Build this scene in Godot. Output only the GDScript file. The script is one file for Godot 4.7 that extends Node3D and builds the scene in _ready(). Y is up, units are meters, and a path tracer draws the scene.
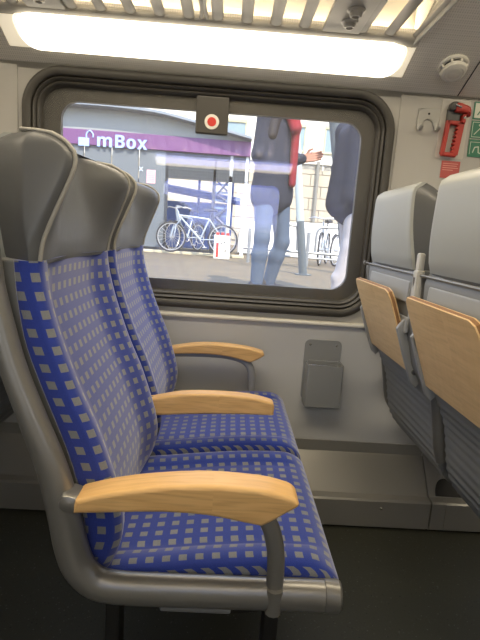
extends Node3D
# World: x along the train (to the right), y up, z towards the camera; the camera stands over the aisle.

# ------------------------------------------------------------------ geometry helpers
class Geo:
	var p := PackedVector3Array()
	var t := PackedVector2Array()

	func tri(a: Vector3, b: Vector3, c: Vector3, ua := Vector2.ZERO, ub := Vector2.ZERO, uc := Vector2.ZERO) -> void:
		p.append(a); p.append(b); p.append(c)
		t.append(ua); t.append(ub); t.append(uc)

	func quad(a: Vector3, b: Vector3, c: Vector3, d: Vector3, ua := Vector2.ZERO, ub := Vector2.RIGHT, uc := Vector2.ONE, ud := Vector2.DOWN) -> void:
		tri(a, b, c, ua, ub, uc)
		tri(a, c, d, ua, uc, ud)

	# skin rings of equal point count; closed rings; optional caps
	func loft(rings: Array, closed := true, cap := true, tile := 1.0, ref := 0) -> void:
		var n: int = rings[0].size()
		var us := []
		for r in rings:
			var u := [0.0]
			for i in range(1, n + 1):
				u.append(u[i - 1] + r[i % n].distance_to(r[i - 1]) / tile)
			var u0: float = u[ref]
			for i in n + 1:
				u[i] -= u0
			us.append(u)
		var v := 0.0
		for k in range(rings.size() - 1):
			var a: PackedVector3Array = rings[k]
			var b: PackedVector3Array = rings[k + 1]
			var step := 0.0
			for i in n:
				step += a[i].distance_to(b[i]) / n
			var v2 := v + step / tile
			for i in (n if closed else n - 1):
				var j := (i + 1) % n
				quad(a[i], a[j], b[j], b[i], Vector2(us[k][i], v), Vector2(us[k][i + 1], v), Vector2(us[k + 1][i + 1], v2), Vector2(us[k + 1][i], v2))
			v = v2
		if cap:
			fan(rings[0], true, tile)
			fan(rings[-1], false, tile)

	func fan(r: PackedVector3Array, back: bool, tile := 1.0) -> void:
		var c := Vector3.ZERO
		for q in r:
			c += q
		c /= r.size()
		for i in r.size():
			var a := r[i]
			var b := r[(i + 1) % r.size()]
			var ua := Vector2(a.x + a.z, a.y) / tile
			var ub := Vector2(b.x + b.z, b.y) / tile
			var uc := Vector2(c.x + c.z, c.y) / tile
			if back:
				tri(c, b, a, uc, ub, ua)
			else:
				tri(c, a, b, uc, ua, ub)

	func box(at: Vector3, size: Vector3, r := 0.0, basis := Basis.IDENTITY) -> void:
		var h := size / 2
		r = minf(r, minf(h.x, minf(h.y, h.z)) * 0.9)
		if r <= 0.0:
			var c := []
			for i in 8:
				c.append(at + basis * Vector3(h.x if i & 1 else -h.x, h.y if i & 2 else -h.y, h.z if i & 4 else -h.z))
			for f in [[0, 2, 3, 1], [4, 5, 7, 6], [0, 1, 5, 4], [2, 6, 7, 3], [0, 4, 6, 2], [1, 3, 7, 5]]:
				quad(c[f[0]], c[f[1]], c[f[2]], c[f[3]])
			return
		var rings := []
		for s in [[-h.z, r], [-h.z + r * 0.3, r * 0.3], [-h.z + r, 0.0], [h.z - r, 0.0], [h.z - r * 0.3, r * 0.3], [h.z, r]]:
			var ring := PackedVector3Array()
			for q in Geo.round_rect(h.x - s[1], h.y - s[1], r, 2):
				ring.append(at + basis * Vector3(q.x, q.y, s[0]))
			rings.append(ring)
		loft(rings)

	static func round_rect(hx: float, hy: float, r: float, n := 4) -> PackedVector2Array:
		var o := PackedVector2Array()
		r = minf(r, minf(hx, hy) * 0.98)
		for c in [[1, 1, 0.0], [-1, 1, 0.25], [-1, -1, 0.5], [1, -1, 0.75]]:
			for i in n + 1:
				var a: float = TAU * (c[2] + 0.25 * i / n)
				o.append(Vector2(c[0] * (hx - r) + r * cos(a), c[1] * (hy - r) + r * sin(a)))
		return o

	# tube along a path; radius per point as Vector2 (along "side", along the other axis)
	func tube(path: Array, radii, n := 12, side := Vector3(0, 0, 1), cap := true) -> void:
		var rings := []
		for i in path.size():
			var d: Vector3 = (path[mini(i + 1, path.size() - 1)] - path[maxi(i - 1, 0)]).normalized()
			var s := side - d * side.dot(d)
			if s.length() < 0.01:
				s = Vector3(1, 0, 0) - d * d.x
				if s.length() < 0.01:
					s = Vector3(0, 1, 0) - d * d.y
			s = s.normalized()
			var w := d.cross(s)
			var r = radii[i] if radii is Array else radii
			var rx: float = r.x if r is Vector2 else r
			var ry: float = r.y if r is Vector2 else r
			var ring := PackedVector3Array()
			for k in n:
				var a := TAU * k / n
				ring.append(path[i] + s * cos(a) * rx + w * sin(a) * ry)
			rings.append(ring)
		loft(rings, true, cap)

	# flat bar: polygon in local (x, y), extruded along local z with bevelled edges
	func slab(poly: PackedVector2Array, z0: float, z1: float, bevel: float, xf := Transform3D.IDENTITY, steps := 3) -> void:
		var rings := []
		for k in steps + 1:
			var a := PI / 2 * k / steps
			rings.append(place(inset(poly, bevel * (1.0 - sin(a))), z0 + bevel * (1.0 - cos(a)), xf))
		for k in steps + 1:
			var a := PI / 2 * (steps - k) / steps
			rings.append(place(inset(poly, bevel * (1.0 - sin(a))), z1 - bevel * (1.0 - cos(a)), xf))
		var at := p.size()
		loft(rings, true, false)
		for e in [[rings[0], true], [rings[-1], false]]:
			var idx := Geometry2D.triangulate_polygon(poly)
			var r: PackedVector3Array = e[0]
			for i in range(0, idx.size(), 3):
				var f := [r[idx[i]], r[idx[i + 1]], r[idx[i + 2]]]
				tri(f[0], f[1], f[2], Vector2(f[0].x, f[0].y), Vector2(f[1].x, f[1].y), Vector2(f[2].x, f[2].y))
		fix_caps(at, rings)

	# triangulate_polygon may turn either way: make the two caps face outwards
	func fix_caps(at: int, rings: Array) -> void:
		var sides: int = (rings.size() - 1) * rings[0].size() * 6
		var area := 0.0
		var r: PackedVector3Array = rings[0]
		var n := Vector3.ZERO
		for i in r.size():
			n += r[i].cross(r[(i + 1) % r.size()])
		var begin := at + sides
		var half := (p.size() - begin) / 2
		for e in [[begin, -1.0], [begin + half, 1.0]]:
			for i in range(e[0], e[0] + half, 3):
				var m: Vector3 = (p[i + 1] - p[i]).cross(p[i + 2] - p[i])
				if m.dot(n) * e[1] < 0.0:
					var q := p[i + 1]; p[i + 1] = p[i + 2]; p[i + 2] = q
					var u := t[i + 1]; t[i + 1] = t[i + 2]; t[i + 2] = u

	static func place(poly: PackedVector2Array, z: float, xf: Transform3D) -> PackedVector3Array:
		var o := PackedVector3Array()
		for q in poly:
			o.append(xf * Vector3(q.x, q.y, z))
		return o

	static func inset(poly: PackedVector2Array, d: float) -> PackedVector2Array:
		if d == 0.0:
			return poly
		var area := 0.0
		var n := poly.size()
		for i in n:
			area += poly[i].cross(poly[(i + 1) % n])
		var s := signf(area)
		var o := PackedVector2Array()
		for i in n:
			var a := (poly[i] - poly[(i + n - 1) % n]).normalized()
			var b := (poly[(i + 1) % n] - poly[i]).normalized()
			var na := Vector2(-a.y, a.x) * s
			var nb := Vector2(-b.y, b.x) * s
			var m := na + nb
			var l := maxf(m.length_squared() / 2.0, 0.4)
			o.append(poly[i] + m / l * d)
		return o

	# profile of (radius, height) turned round the y axis of xf
	func lathe(prof: Array, n := 20, xf := Transform3D.IDENTITY) -> void:
		var rings := []
		for q in prof:
			var ring := PackedVector3Array()
			for k in n:
				var a := TAU * k / n
				ring.append(xf * Vector3(maxf(q.x, 0.0002) * cos(a), q.y, -maxf(q.x, 0.0002) * sin(a)))
			rings.append(ring)
		loft(rings)

	func torus(c: Vector3, axis_basis: Basis, R: float, r: float, n := 28, m := 8) -> void:
		for i in n:
			for k in m:
				var q := []
				for e in [[i, k], [i + 1, k], [i + 1, k + 1], [i, k + 1]]:
					var a: float = TAU * e[0] / n
					var b: float = TAU * e[1] / m
					q.append(c + axis_basis * Vector3((R + r * cos(b)) * cos(a), (R + r * cos(b)) * sin(a), r * sin(b)))
				quad(q[0], q[1], q[2], q[3])

	func mesh(crease := 38.0) -> ArrayMesh:
		# turn inside-out shells outwards (Godot's front faces run clockwise)
		var vol := 0.0
		for i in range(0, p.size(), 3):
			vol += p[i].dot(p[i + 1].cross(p[i + 2]))
		var flip := vol > 0.0
		var n := p.size()
		var fn := PackedVector3Array()
		var keep_p := PackedVector3Array()
		var keep_t := PackedVector2Array()
		for i in range(0, n, 3):
			var j := i + 2 if flip else i + 1
			var k := i + 1 if flip else i + 2
			var m := (p[k] - p[i]).cross(p[j] - p[i])
			if m.length_squared() < 1e-18:
				continue
			keep_p.append(p[i]); keep_p.append(p[j]); keep_p.append(p[k])
			keep_t.append(t[i]); keep_t.append(t[j]); keep_t.append(t[k])
			fn.append(m)
		var by := {}
		for i in keep_p.size():
			var key := Vector3i((keep_p[i] * 20000.0).round())
			if by.has(key):
				by[key].append(i / 3)
			else:
				by[key] = PackedInt32Array([i / 3])
		var limit := cos(deg_to_rad(crease))
		var un := PackedVector3Array()
		for m in fn:
			un.append(m.normalized())
		var nn := PackedVector3Array()
		for i in keep_p.size():
			var f := i / 3
			var s := Vector3.ZERO
			for g in by[Vector3i((keep_p[i] * 20000.0).round())]:
				if un[g].dot(un[f]) >= limit:
					s += fn[g]
			nn.append(s.normalized() if s.length_squared() > 0.0 else un[f])
		var a := []
		a.resize(Mesh.ARRAY_MAX)
		a[Mesh.ARRAY_VERTEX] = keep_p
		a[Mesh.ARRAY_NORMAL] = nn
		a[Mesh.ARRAY_TEX_UV] = keep_t
		var am := ArrayMesh.new()
		am.add_surface_from_arrays(Mesh.PRIMITIVE_TRIANGLES, a)
		return am

var taken := {}

func numbered(called: String) -> String:
	taken[called] = taken.get(called, -1) + 1
	return called if taken[called] == 0 else "%s_%03d" % [called, taken[called]]

func tag(o: Node3D, label := "", category := "", group := "", kind := "") -> Node3D:
	if label: o.set_meta("label", label)
	if category: o.set_meta("category", category)
	if group: o.set_meta("group", group)
	if kind: o.set_meta("kind", kind)
	return o

func thing(called: String, label: String, category: String, at := Vector3.ZERO, group := "", kind := "") -> Node3D:
	var o := Node3D.new()
	o.name = numbered(called)
	add_child(o)
	o.position = at
	return tag(o, label, category, group, kind)

# one mesh; as a part its points are given in world axes relative to its parent
func part(called: String, g, m: Material, parent: Node3D = null, crease := 38.0, label := "") -> MeshInstance3D:
	var o := MeshInstance3D.new()
	o.mesh = g.mesh(crease) if g is Geo else g
	o.material_override = m
	if parent:
		o.name = called
		parent.add_child(o, true)
	else:
		o.name = numbered(called)
		add_child(o)
	if label: o.set_meta("label", label)
	return o

func copy_of(src: Node3D, label: String, shift := Vector3.ZERO) -> Node3D:
	var c: Node3D = src.duplicate()
	c.name = numbered(str(src.name).rstrip("0123456789").trim_suffix("_"))
	add_child(c)
	c.position = src.position + shift
	c.set_meta("label", label)
	return c

func V(x: float, y: float, z := 0.0) -> Vector3:
	return Vector3(x, y, z)

func pv(a: Array) -> PackedVector2Array:
	var o := PackedVector2Array()
	for i in range(0, a.size(), 2):
		o.append(Vector2(a[i], a[i + 1]))
	return o

# smooth curve through control points (Catmull-Rom), n steps per span
func curve(a: Array, n := 5) -> Array:
	var o := []
	for i in a.size() - 1:
		var p0 = a[maxi(i - 1, 0)]
		var p3 = a[mini(i + 2, a.size() - 1)]
		for k in n:
			o.append(a[i].cubic_interpolate(a[i + 1], p0, p3, float(k) / n))
	o.append(a[-1])
	return o

func curve2(a: Array, n := 5) -> PackedVector2Array:
	var pts := []
	for i in range(0, a.size(), 2):
		pts.append(Vector2(a[i], a[i + 1]))
	return PackedVector2Array(curve(pts, n))

# x of a polyline of (x, y) pairs at height y (y runs one way)
func at_y(a: PackedVector2Array, y: float) -> float:
	for i in a.size() - 1:
		var lo := minf(a[i].y, a[i + 1].y)
		var hi := maxf(a[i].y, a[i + 1].y)
		if y >= lo and y <= hi and hi > lo:
			return lerpf(a[i].x, a[i + 1].x, (y - a[i].y) / (a[i + 1].y - a[i].y))
	return a[0].x if absf(y - a[0].y) < absf(y - a[-1].y) else a[-1].x

# ------------------------------------------------------------------ materials
func mat(called: String, c: Color, rough := 0.5, metal := 0.0, spec := 0.5) -> StandardMaterial3D:
	var m := StandardMaterial3D.new()
	m.resource_name = called
	m.albedo_color = c
	m.roughness = rough
	m.metallic = metal
	m.metallic_specular = spec
	return m

func noise_tex(freq: float, c0: Color, c1: Color, octaves := 4, sz := 256, seed_ := 1, stretch := 1.0) -> ImageTexture:
	var f := FastNoiseLite.new()
	f.seed = seed_
	f.noise_type = FastNoiseLite.TYPE_SIMPLEX_SMOOTH
	f.frequency = freq
	f.fractal_octaves = octaves
	var im := Image.create(sz, sz, false, Image.FORMAT_RGB8)
	for y in sz:
		for x in sz:
			# blend across the border so that the tile repeats
			var a := f.get_noise_2d(x / stretch, y)
			var b := f.get_noise_2d((x - sz) / stretch, y)
			var c := f.get_noise_2d(x / stretch, y - sz)
			var d := f.get_noise_2d((x - sz) / stretch, y - sz)
			var u := float(x) / sz
			var v := float(y) / sz
			var n := lerpf(lerpf(a, b, u), lerpf(c, d, u), v)
			im.set_pixel(x, y, c0.lerp(c1, clampf(n * 0.9 + 0.5, 0, 1)))
	return ImageTexture.create_from_image(im)

func triplanar(m: StandardMaterial3D, scale: Vector3, world := false) -> StandardMaterial3D:
	m.uv1_triplanar = true
	m.uv1_world_triplanar = world
	m.uv1_scale = scale
	return m

var M := {}

func fabric_tex() -> ImageTexture:
	var sz := 256
	var rng := RandomNumberGenerator.new()
	rng.seed = 7
	var im := Image.create(sz, sz, false, Image.FORMAT_RGB8)
	var cell := sz / 2
	for y in sz:
		for x in sz:
			var c := Color(0.145, 0.215, 0.52)
			var lx := (x % cell) / float(cell)
			var ly := (y % cell) / float(cell)
			var inside := lx > 0.26 and lx < 0.75 and ly > 0.26 and ly < 0.75
			if inside:
				c = Color(0.45, 0.46, 0.47)
			var weave := 0.06 * sin(x * 0.9) * sin(y * 0.9)
			var k := 1.0 + weave + rng.randf_range(-0.14, 0.14)
			if not inside and rng.randf() < 0.06:
				k *= 1.3
			im.set_pixel(x, y, Color(c.r * k, c.g * k, c.b * k))
	return ImageTexture.create_from_image(im)

func wood_tex(seed_: int) -> ImageTexture:
	var sz := 512
	var f := FastNoiseLite.new()
	f.seed = seed_
	f.frequency = 0.02
	f.fractal_octaves = 3
	var g := FastNoiseLite.new()
	g.seed = seed_ + 5
	g.frequency = 0.12
	g.fractal_octaves = 2
	var im := Image.create(sz, sz, false, Image.FORMAT_RGB8)
	for y in sz:
		for x in sz:
			var w := f.get_noise_2d(x * 0.09, y * 0.8)
			var ring := 0.5 + 0.5 * sin((y * 0.05 + w * 9.0) * 2.0)
			var fleck := clampf(g.get_noise_2d(x * 0.12, y * 2.2), -1, 1)
			var c := Color(0.885, 0.745, 0.56).lerp(Color(0.82, 0.665, 0.475), ring * 0.5)
			var k := 1.0 - 0.10 * clampf(fleck, 0, 1)
			im.set_pixel(x, y, Color(c.r * k, c.g * k, c.b * k))
	return ImageTexture.create_from_image(im)

func dots_tex(base: Color, dot: Color, fill := 0.28) -> ImageTexture:
	var im := Image.create(64, 64, false, Image.FORMAT_RGB8)
	im.fill(base)
	for y in 64:
		for x in 64:
			var d := Vector2(x % 32 - 15.5, y % 32 - 15.5).length() / 32.0
			if d < fill:
				im.set_pixel(x, y, dot)
	return ImageTexture.create_from_image(im)

func floor_tex() -> ImageTexture:
	var rng := RandomNumberGenerator.new()
	rng.seed = 3
	var sz := 512
	var im := Image.create(sz, sz, false, Image.FORMAT_RGB8)
	for y in sz:
		for x in sz:
			var k := rng.randf_range(-0.012, 0.012)
			im.set_pixel(x, y, Color(0.20 + k, 0.205 + k, 0.17 + k))
	for i in 1500:
		var x := rng.randi_range(1, sz - 3)
		var y := rng.randi_range(1, sz - 3)
		var c: Color = [Color(0.33, 0.34, 0.32), Color(0.10, 0.105, 0.10), Color(0.25, 0.27, 0.25)][rng.randi() % 3]
		im.fill_rect(Rect2i(x, y, rng.randi_range(1, 3), rng.randi_range(1, 3)), c)
	return ImageTexture.create_from_image(im)

func paver_tex() -> ImageTexture:
	var rng := RandomNumberGenerator.new()
	rng.seed = 11
	var im := Image.create(512, 512, false, Image.FORMAT_RGB8)
	im.fill(Color(0.36, 0.335, 0.29))
	for r in 8:
		for c in 4:
			var k := rng.randf_range(0.94, 1.04)
			var col := Color(0.42 * k, 0.37 * k, 0.285 * k)
			var x := c * 128 + (64 if r % 2 else 0)
			for dx in [0, -512]:
				im.fill_rect(Rect2i(x + 3 + dx, r * 64 + 3, 122, 58), col)
	for y in 512:
		for x in 512:
			var q := im.get_pixel(x, y)
			var k := 1.0 + rng.randf_range(-0.04, 0.04)
			im.set_pixel(x, y, Color(q.r * k, q.g * k, q.b * k))
	return ImageTexture.create_from_image(im)

func make_materials() -> void:
	var grain := noise_tex(0.09, Color(0.42, 0.42, 0.42), Color(0.58, 0.58, 0.58), 3, 256, 4)
	M.wall = triplanar(mat("pale wall laminate", Color(0.70, 0.69, 0.665), 0.42), V(3, 3, 3), true)
	M.wall_low = mat("grey wall laminate", Color(0.74, 0.745, 0.745), 0.4)
	M.cove = mat("grey ceiling paint", Color(0.60, 0.585, 0.555), 0.5)
	M.ceiling = mat("off white ceiling", Color(0.78, 0.77, 0.74), 0.5)
	M.perf = triplanar(mat("perforated ceiling sheet", Color.WHITE, 0.5), V(70, 70, 70), true)
	M.perf.albedo_texture = dots_tex(Color(0.90, 0.885, 0.85), Color(0.79, 0.78, 0.745))
	M.floor = triplanar(mat("speckled dark floor covering", Color.WHITE, 0.55), V(1.6, 1.6, 1.6), true)
	M.floor.albedo_texture = floor_tex()
	M.rubber = mat("dark window rubber", Color(0.245, 0.235, 0.215), 0.45)
	M.frit = mat("black printed window border", Color(0.21, 0.205, 0.19), 0.35)
	M.fabric = mat("blue seat fabric with grey squares", Color.WHITE, 0.95, 0.0, 0.2)
	M.fabric.albedo_texture = fabric_tex()
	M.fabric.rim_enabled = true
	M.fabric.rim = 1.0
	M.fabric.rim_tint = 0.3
	M.leather = triplanar(mat("grey leatherette", Color(0.33, 0.335, 0.34), 0.40, 0.0, 0.5), V(6, 6, 6))
	M.leather.normal_enabled = true
	var bump := Image.create(128, 128, false, Image.FORMAT_RGB8)
	var fl := FastNoiseLite.new()
	fl.seed = 21
	fl.noise_type = FastNoiseLite.TYPE_CELLULAR
	fl.frequency = 0.12
	for y in 128:
		for x in 128:
			var k := clampf(fl.get_noise_2d(x, y) * 0.5 + 0.7, 0, 1)
			bump.set_pixel(x, y, Color(k, k, k))
	bump.bump_map_to_normal_map(1.0)
	M.leather.normal_texture = ImageTexture.create_from_image(bump)
	M.leather.normal_scale = 0.25
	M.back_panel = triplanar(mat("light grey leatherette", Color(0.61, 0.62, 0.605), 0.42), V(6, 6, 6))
	M.piping = mat("light grey seam piping", Color(0.58, 0.57, 0.54), 0.5)
	M.tube = triplanar(mat("grey metallic seat paint", Color(0.50, 0.495, 0.48), 0.34, 0.55), V(5, 5, 5))
	M.shell = mat("dark grey moulded plastic", Color(0.45, 0.455, 0.45), 0.45)
	M.shell_light = mat("mid grey moulded plastic", Color(0.56, 0.565, 0.56), 0.4)
	M.cap = mat("pale grey plastic", Color(0.69, 0.685, 0.66), 0.4)
	M.chrome = mat("bright steel", Color(0.70, 0.70, 0.70), 0.25, 0.9)
	M.wood = triplanar(mat("lacquered beech", Color(0.97, 0.94, 0.84), 0.36, 0.0, 0.4), V(1.6, 1.6, 1.6))
	M.wood.albedo_texture = wood_tex(2)
	M.table = triplanar(mat("matt beech laminate", Color(0.95, 0.96, 0.94), 0.42, 0.0, 0.4), V(1.1, 1.1, 1.1))
	M.table.albedo_texture = wood_tex(9)
	M.ply = mat("dark plywood edge", Color(0.52, 0.37, 0.22), 0.5)
	M.black = mat("black painted steel", Color(0.07, 0.07, 0.07), 0.5)
	M.steel = mat("brushed grey sheet metal", Color(0.60, 0.595, 0.575), 0.4, 0.5)
	M.bin = mat("grey bin metal", Color(0.57, 0.58, 0.58), 0.4, 0.2)
	M.red = mat("red plastic", Color(0.70, 0.22, 0.18), 0.4)
	M.hammer_grey = mat("dark grey hammer head", Color(0.33, 0.33, 0.32), 0.4)
	M.white = mat("white plastic", Color(0.86, 0.85, 0.81), 0.4)
	M.slot = mat("dark slot", Color(0.13, 0.125, 0.12), 0.6)
	M.rack = mat("warm grey rack enamel", Color(0.69, 0.675, 0.64), 0.45, 0.0)
	# glass
	M.pane = mat("clear window glass", Color(0.95, 0.93, 0.89, 0.05), 0.0)
	M.pane.transparency = BaseMaterial3D.TRANSPARENCY_ALPHA
	M.pane.backlight_enabled = true
	M.pane.backlight = Color(0.25, 0.235, 0.21)
	M.coat = mat("blue solar coating on glass", Color(0.50, 0.58, 1.0, 0.09), 0.0, 1.0)
	M.coat.transparency = BaseMaterial3D.TRANSPARENCY_ALPHA
	var one := Image.create(4, 4, false, Image.FORMAT_RGB8)
	one.fill(Color.WHITE)
	M.coat.albedo_texture = ImageTexture.create_from_image(one)

func glow(called: String, c: Color, e: float) -> StandardMaterial3D:
	var m := mat(called, Color(0.85, 0.84, 0.80), 0.5)
	m.emission_enabled = true
	m.emission = c
	m.emission_energy_multiplier = e
	return m

# ------------------------------------------------------------------ the scene
func _ready() -> void:
	# camera: level with a seated passenger's eyes, tilted a little down and rolled
	var cam := Camera3D.new()
	cam.name = "camera"
	cam.fov = rad_to_deg(2.0 * atan(320.0 / 480.0))
	cam.near = 0.03
	cam.far = 400.0
	cam.position = V(0, 1.05, 0)
	cam.basis = Basis(Vector3.UP, deg_to_rad(-1.9)) * Basis(Vector3.RIGHT, deg_to_rad(-10.4)) * Basis(Vector3.BACK, deg_to_rad(4.0))
	add_child(cam)
	cam.current = true

	var sky_m := ProceduralSkyMaterial.new()
	sky_m.sky_top_color = Color(0.62, 0.71, 0.86)
	sky_m.sky_horizon_color = Color(0.94, 0.94, 0.92)
	sky_m.ground_bottom_color = Color(0.45, 0.43, 0.40)
	sky_m.ground_horizon_color = Color(0.70, 0.70, 0.70)
	sky_m.sky_energy_multiplier = 2.0
	var sky := Sky.new()
	sky.sky_material = sky_m
	var env := Environment.new()
	env.background_mode = Environment.BG_SKY
	env.sky = sky
	env.ambient_light_source = Environment.AMBIENT_SOURCE_SKY
	env.tonemap_mode = Environment.TONE_MAPPER_LINEAR
	env.tonemap_exposure = 1.08
	env.sdfgi_enabled = true
	env.ssao_enabled = true
	env.ssil_enabled = true
	var we := WorldEnvironment.new()
	we.name = "world_environment"
	we.environment = env
	add_child(we)

	var sun := DirectionalLight3D.new()
	sun.name = "sun"
	sun.light_color = Color(1.0, 0.955, 0.88)
	sun.light_energy = 2.4
	sun.light_angular_distance = 0.6
	sun.shadow_enabled = true
	sun.sky_mode = DirectionalLight3D.SKY_MODE_LIGHT_ONLY
	add_child(sun)
	sun.look_at_from_position(Vector3.ZERO, V(-0.35, -1.35, -1.0), Vector3.UP)

	make_materials()
	build_carriage()
	build_ground()
	build_seats()
	build_lights()
	build_added_fill_lights()
	build_rack()
	build_wall_items()
	build_station()
	build_people()

const COVE_Y := 1.56
const COVE_Z := -1.75
const CS := 0.8829
const SN := 0.4695

# a point on the sloping ceiling panel: s metres up it from the wall, h metres proud of it
func cove(x: float, s: float, h := 0.0) -> Vector3:
	return V(x, COVE_Y + SN * s - CS * h, COVE_Z + CS * s + SN * h)

func cove_basis() -> Transform3D:
	return Transform3D(Basis(V(1, 0, 0), V(0, SN, CS), V(0, -CS, SN)), V(0, COVE_Y, COVE_Z))

func flip_side(o: Node3D) -> void:
	o.rotation.y = PI
	o.position = V(-0.18 - o.position.x, o.position.y, -0.85 - o.position.z)

func loop(c: Vector2, hx: float, hy: float, r: float, z: float, n := 10) -> PackedVector3Array:
	var o := PackedVector3Array()
	for q in Geo.round_rect(hx, hy, r, n):
		o.append(V(c.x + q.x, c.y + q.y, z))
	return o

const WIN := Vector2(-0.09, 1.158)

func build_carriage() -> void:
	# floor
	var g := Geo.new()
	g.box(V(-0.09, -0.05, -0.425), V(5.9, 0.1, 2.9))
	tag(part("floor", g, M.floor), "dark speckled train floor covering", "floor", "", "structure")
	# ceiling slab over everything
	g = Geo.new()
	g.box(V(-0.09, 2.14, -0.425), V(5.9, 0.1, 2.9))
	tag(part("ceiling", g, M.ceiling), "off-white train ceiling above the luggage racks", "ceiling", "", "structure")
	var sides := ["window", "left", "right"]
	for side in 2:
		for k in 3:
			var dx: float = [0.0, -1.9, 1.9][k]
			var suffix: String = ("window" if k == 0 else sides[k]) if side == 0 else ["opposite", "opposite_left", "opposite_right"][k]
			var words: String = ["the window wall", "the wall left of the window bay", "the wall right of the window bay"][k] if side == 0 else ["the opposite wall across the aisle", "the opposite wall, left bay", "the opposite wall, right bay"][k]
			for o in wall_bay(suffix, words):
				o.position.x += dx
				if side == 1:
					flip_side(o)
	for e in [[-3.0, "left"], [2.82, "right"]]:
		g = Geo.new()
		g.box(V(e[0], 1.05, -0.425), V(0.1, 2.2, 2.9))
		tag(part("wall_end_" + e[1], g, M.wall), "plain partition wall at the %s end of the compartment" % e[1], "wall", "", "structure")

var bay_mesh := {}
var window_count := 0

func wall_bay(suffix: String, words: String) -> Array:
	var made := []
	var x0 := -1.04
	var x1 := 0.86
	var cx := -0.09
	if bay_mesh.is_empty():
		# upper wall with the window hole
		var g := Geo.new()
		var out_c := V(cx, 1.2, 0)
		var rings := []
		for e in [[-1.75, false], [-1.75, true], [-1.86, true], [-1.86, false], [-1.75, false]]:
			if e[1]:
				rings.append(loop(WIN, 0.585, 0.343, 0.09, e[0]))
			else:
				rings.append(loop(Vector2(cx, 1.155), 0.95, 0.43, 0.0005, e[0]))
		g.loft(rings, true, false)
		bay_mesh.upper = g.mesh()
		# raised pier panels either side of the window
		g = Geo.new()
		g.box(V(0.709, 1.15, -1.752), V(0.304, 0.80, 0.012), 0.004)
		g.box(V(-0.89, 1.15, -1.752), V(0.292, 0.80, 0.012), 0.004)
		bay_mesh.pier = g.mesh()
		# lower wall
		g = Geo.new()
		g.box(V(cx, 0.365, -1.80), V(1.9, 0.73, 0.12))
		bay_mesh.lower = g.mesh()
		g = Geo.new()
		g.box(V(cx, 0.7385, -1.750), V(1.9, 0.015, 0.054), 0.005)
		bay_mesh.rail = g.mesh()
		# heating duct along the foot of the wall: sloping brushed metal cover
		bay_mesh.duct = []
		for span in [[x0, 0.805], [0.809, x1]]:
			g = Geo.new()
			var prof := pv([1.76, 0.0, 1.615, 0.0, 1.615, 0.012, 1.600, 0.012, 1.600, 0.112, 1.606, 0.118, 1.638, 0.121, 1.728, 0.232, 1.736, 0.238, 1.736, 0.280, 1.76, 0.283])
			var xf := Transform3D(Basis(V(0, 0, -1), V(0, 1, 0), V(1, 0, 0)), Vector3.ZERO)
			g.slab(prof, span[0], span[1], 0.0015, xf, 1)
			bay_mesh.duct.append(g.mesh(25))
		# sloping ceiling panel and the wall above it
		g = Geo.new()
		var cx_poly := pv([x0, -0.002, x1, -0.002, x1, 0.46, 0.535, 0.46, 0.535, 0.215, -0.745, 0.215, -0.745, 0.46, x0, 0.46])
		g.slab(cx_poly, -0.03, 0.0, 0.001, cove_basis(), 1)
		bay_mesh.cove = g.mesh()
		g = Geo.new()
		g.box(V(cx, 1.91, -1.66), V(1.9, 0.50, 0.06))
		bay_mesh.high = g.mesh()
		g = Geo.new()
		for e in [[x0, -0.745], [0.535, x1]]:
			g.box(V((e[0] + e[1]) / 2, 1.945, -1.375), V(e[1] - e[0], 0.37, 0.04))
			for x in e:
				if absf(x + 0.745) < 0.01 or absf(x - 0.535) < 0.01:
					g.slab(pv([1.62, 1.66, 1.345, 1.773, 1.345, 2.12, 1.62, 2.12]), -0.004, 0.004, 0.001, Transform3D(Basis(V(0, 0, -1), V(0, 1, 0), V(1, 0, 0)), V(x, 0, 0)), 1)
		bay_mesh.boxing = g.mesh()
		g = Geo.new()
		g.box(V(cx, 1.88, -1.80), V(1.9, 0.68, 0.1))
		bay_mesh.outer = g.mesh()
		# seams of the perforated panel
		g = Geo.new()
		g.slab(pv([0.750, 0.0, 0.754, 0.0, 0.754, 0.44, 0.750, 0.44]), 0.0, 0.0008, 0.0001, cove_basis(), 1)
		bay_mesh.seam = g.mesh()
		# the dark cut-out at the end of the duct
	var w := Node3D.new()
	w.name = "wall_" + suffix
	add_child(w)
	tag(w, "pale laminate of %s around its window" % words, "wall", "", "structure")
	part("wall_panel", bay_mesh.upper, M.wall, w)
	part("pier_panel", bay_mesh.pier, M.wall, w)
	part("lower_panel", bay_mesh.lower, M.wall_low, w)
	part("edge_rail", bay_mesh.rail, M.white, w)
	made.append(w)
	var d := Node3D.new()
	d.name = "trim_heating_duct_" + suffix
	add_child(d)
	tag(d, "sloping brushed-metal duct cover at the foot of %s" % words, "duct cover", "", "structure")
	for q in bay_mesh.duct:
		part("duct_panel", q, M.steel, d)
	var arch := Geo.new()
	arch.slab(curve2([0.835, 0.0, 0.838, 0.025, 0.850, 0.052, 0.868, 0.064, 0.89, 0.064, 0.915, 0.050, 0.938, 0.022, 0.945, 0.0, 0.835, 0.0], 3), -0.004, 0.002, 0.001, Transform3D(Basis(V(1, 0, 0), V(0, 0.777, -0.63), V(0, 0.63, 0.777)), V(0, 0.124, -1.640)), 1)
	part("cable_opening", arch, M.black, d)
	var s := Geo.new()
	s.lathe([Vector2(0, 0.004), Vector2(0.004, 0.003), Vector2(0.006, 0.0), Vector2(0.006, -0.002)], 12, Transform3D(Basis(V(1, 0, 0), V(0, 0, 1), V(0, -1, 0)), V(0.62, 0.085, -1.60)))
	part("screw", s, M.chrome, d)
	made.append(d)
	var c := Node3D.new()
	c.name = "ceiling_slope_" + suffix
	add_child(c)
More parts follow.
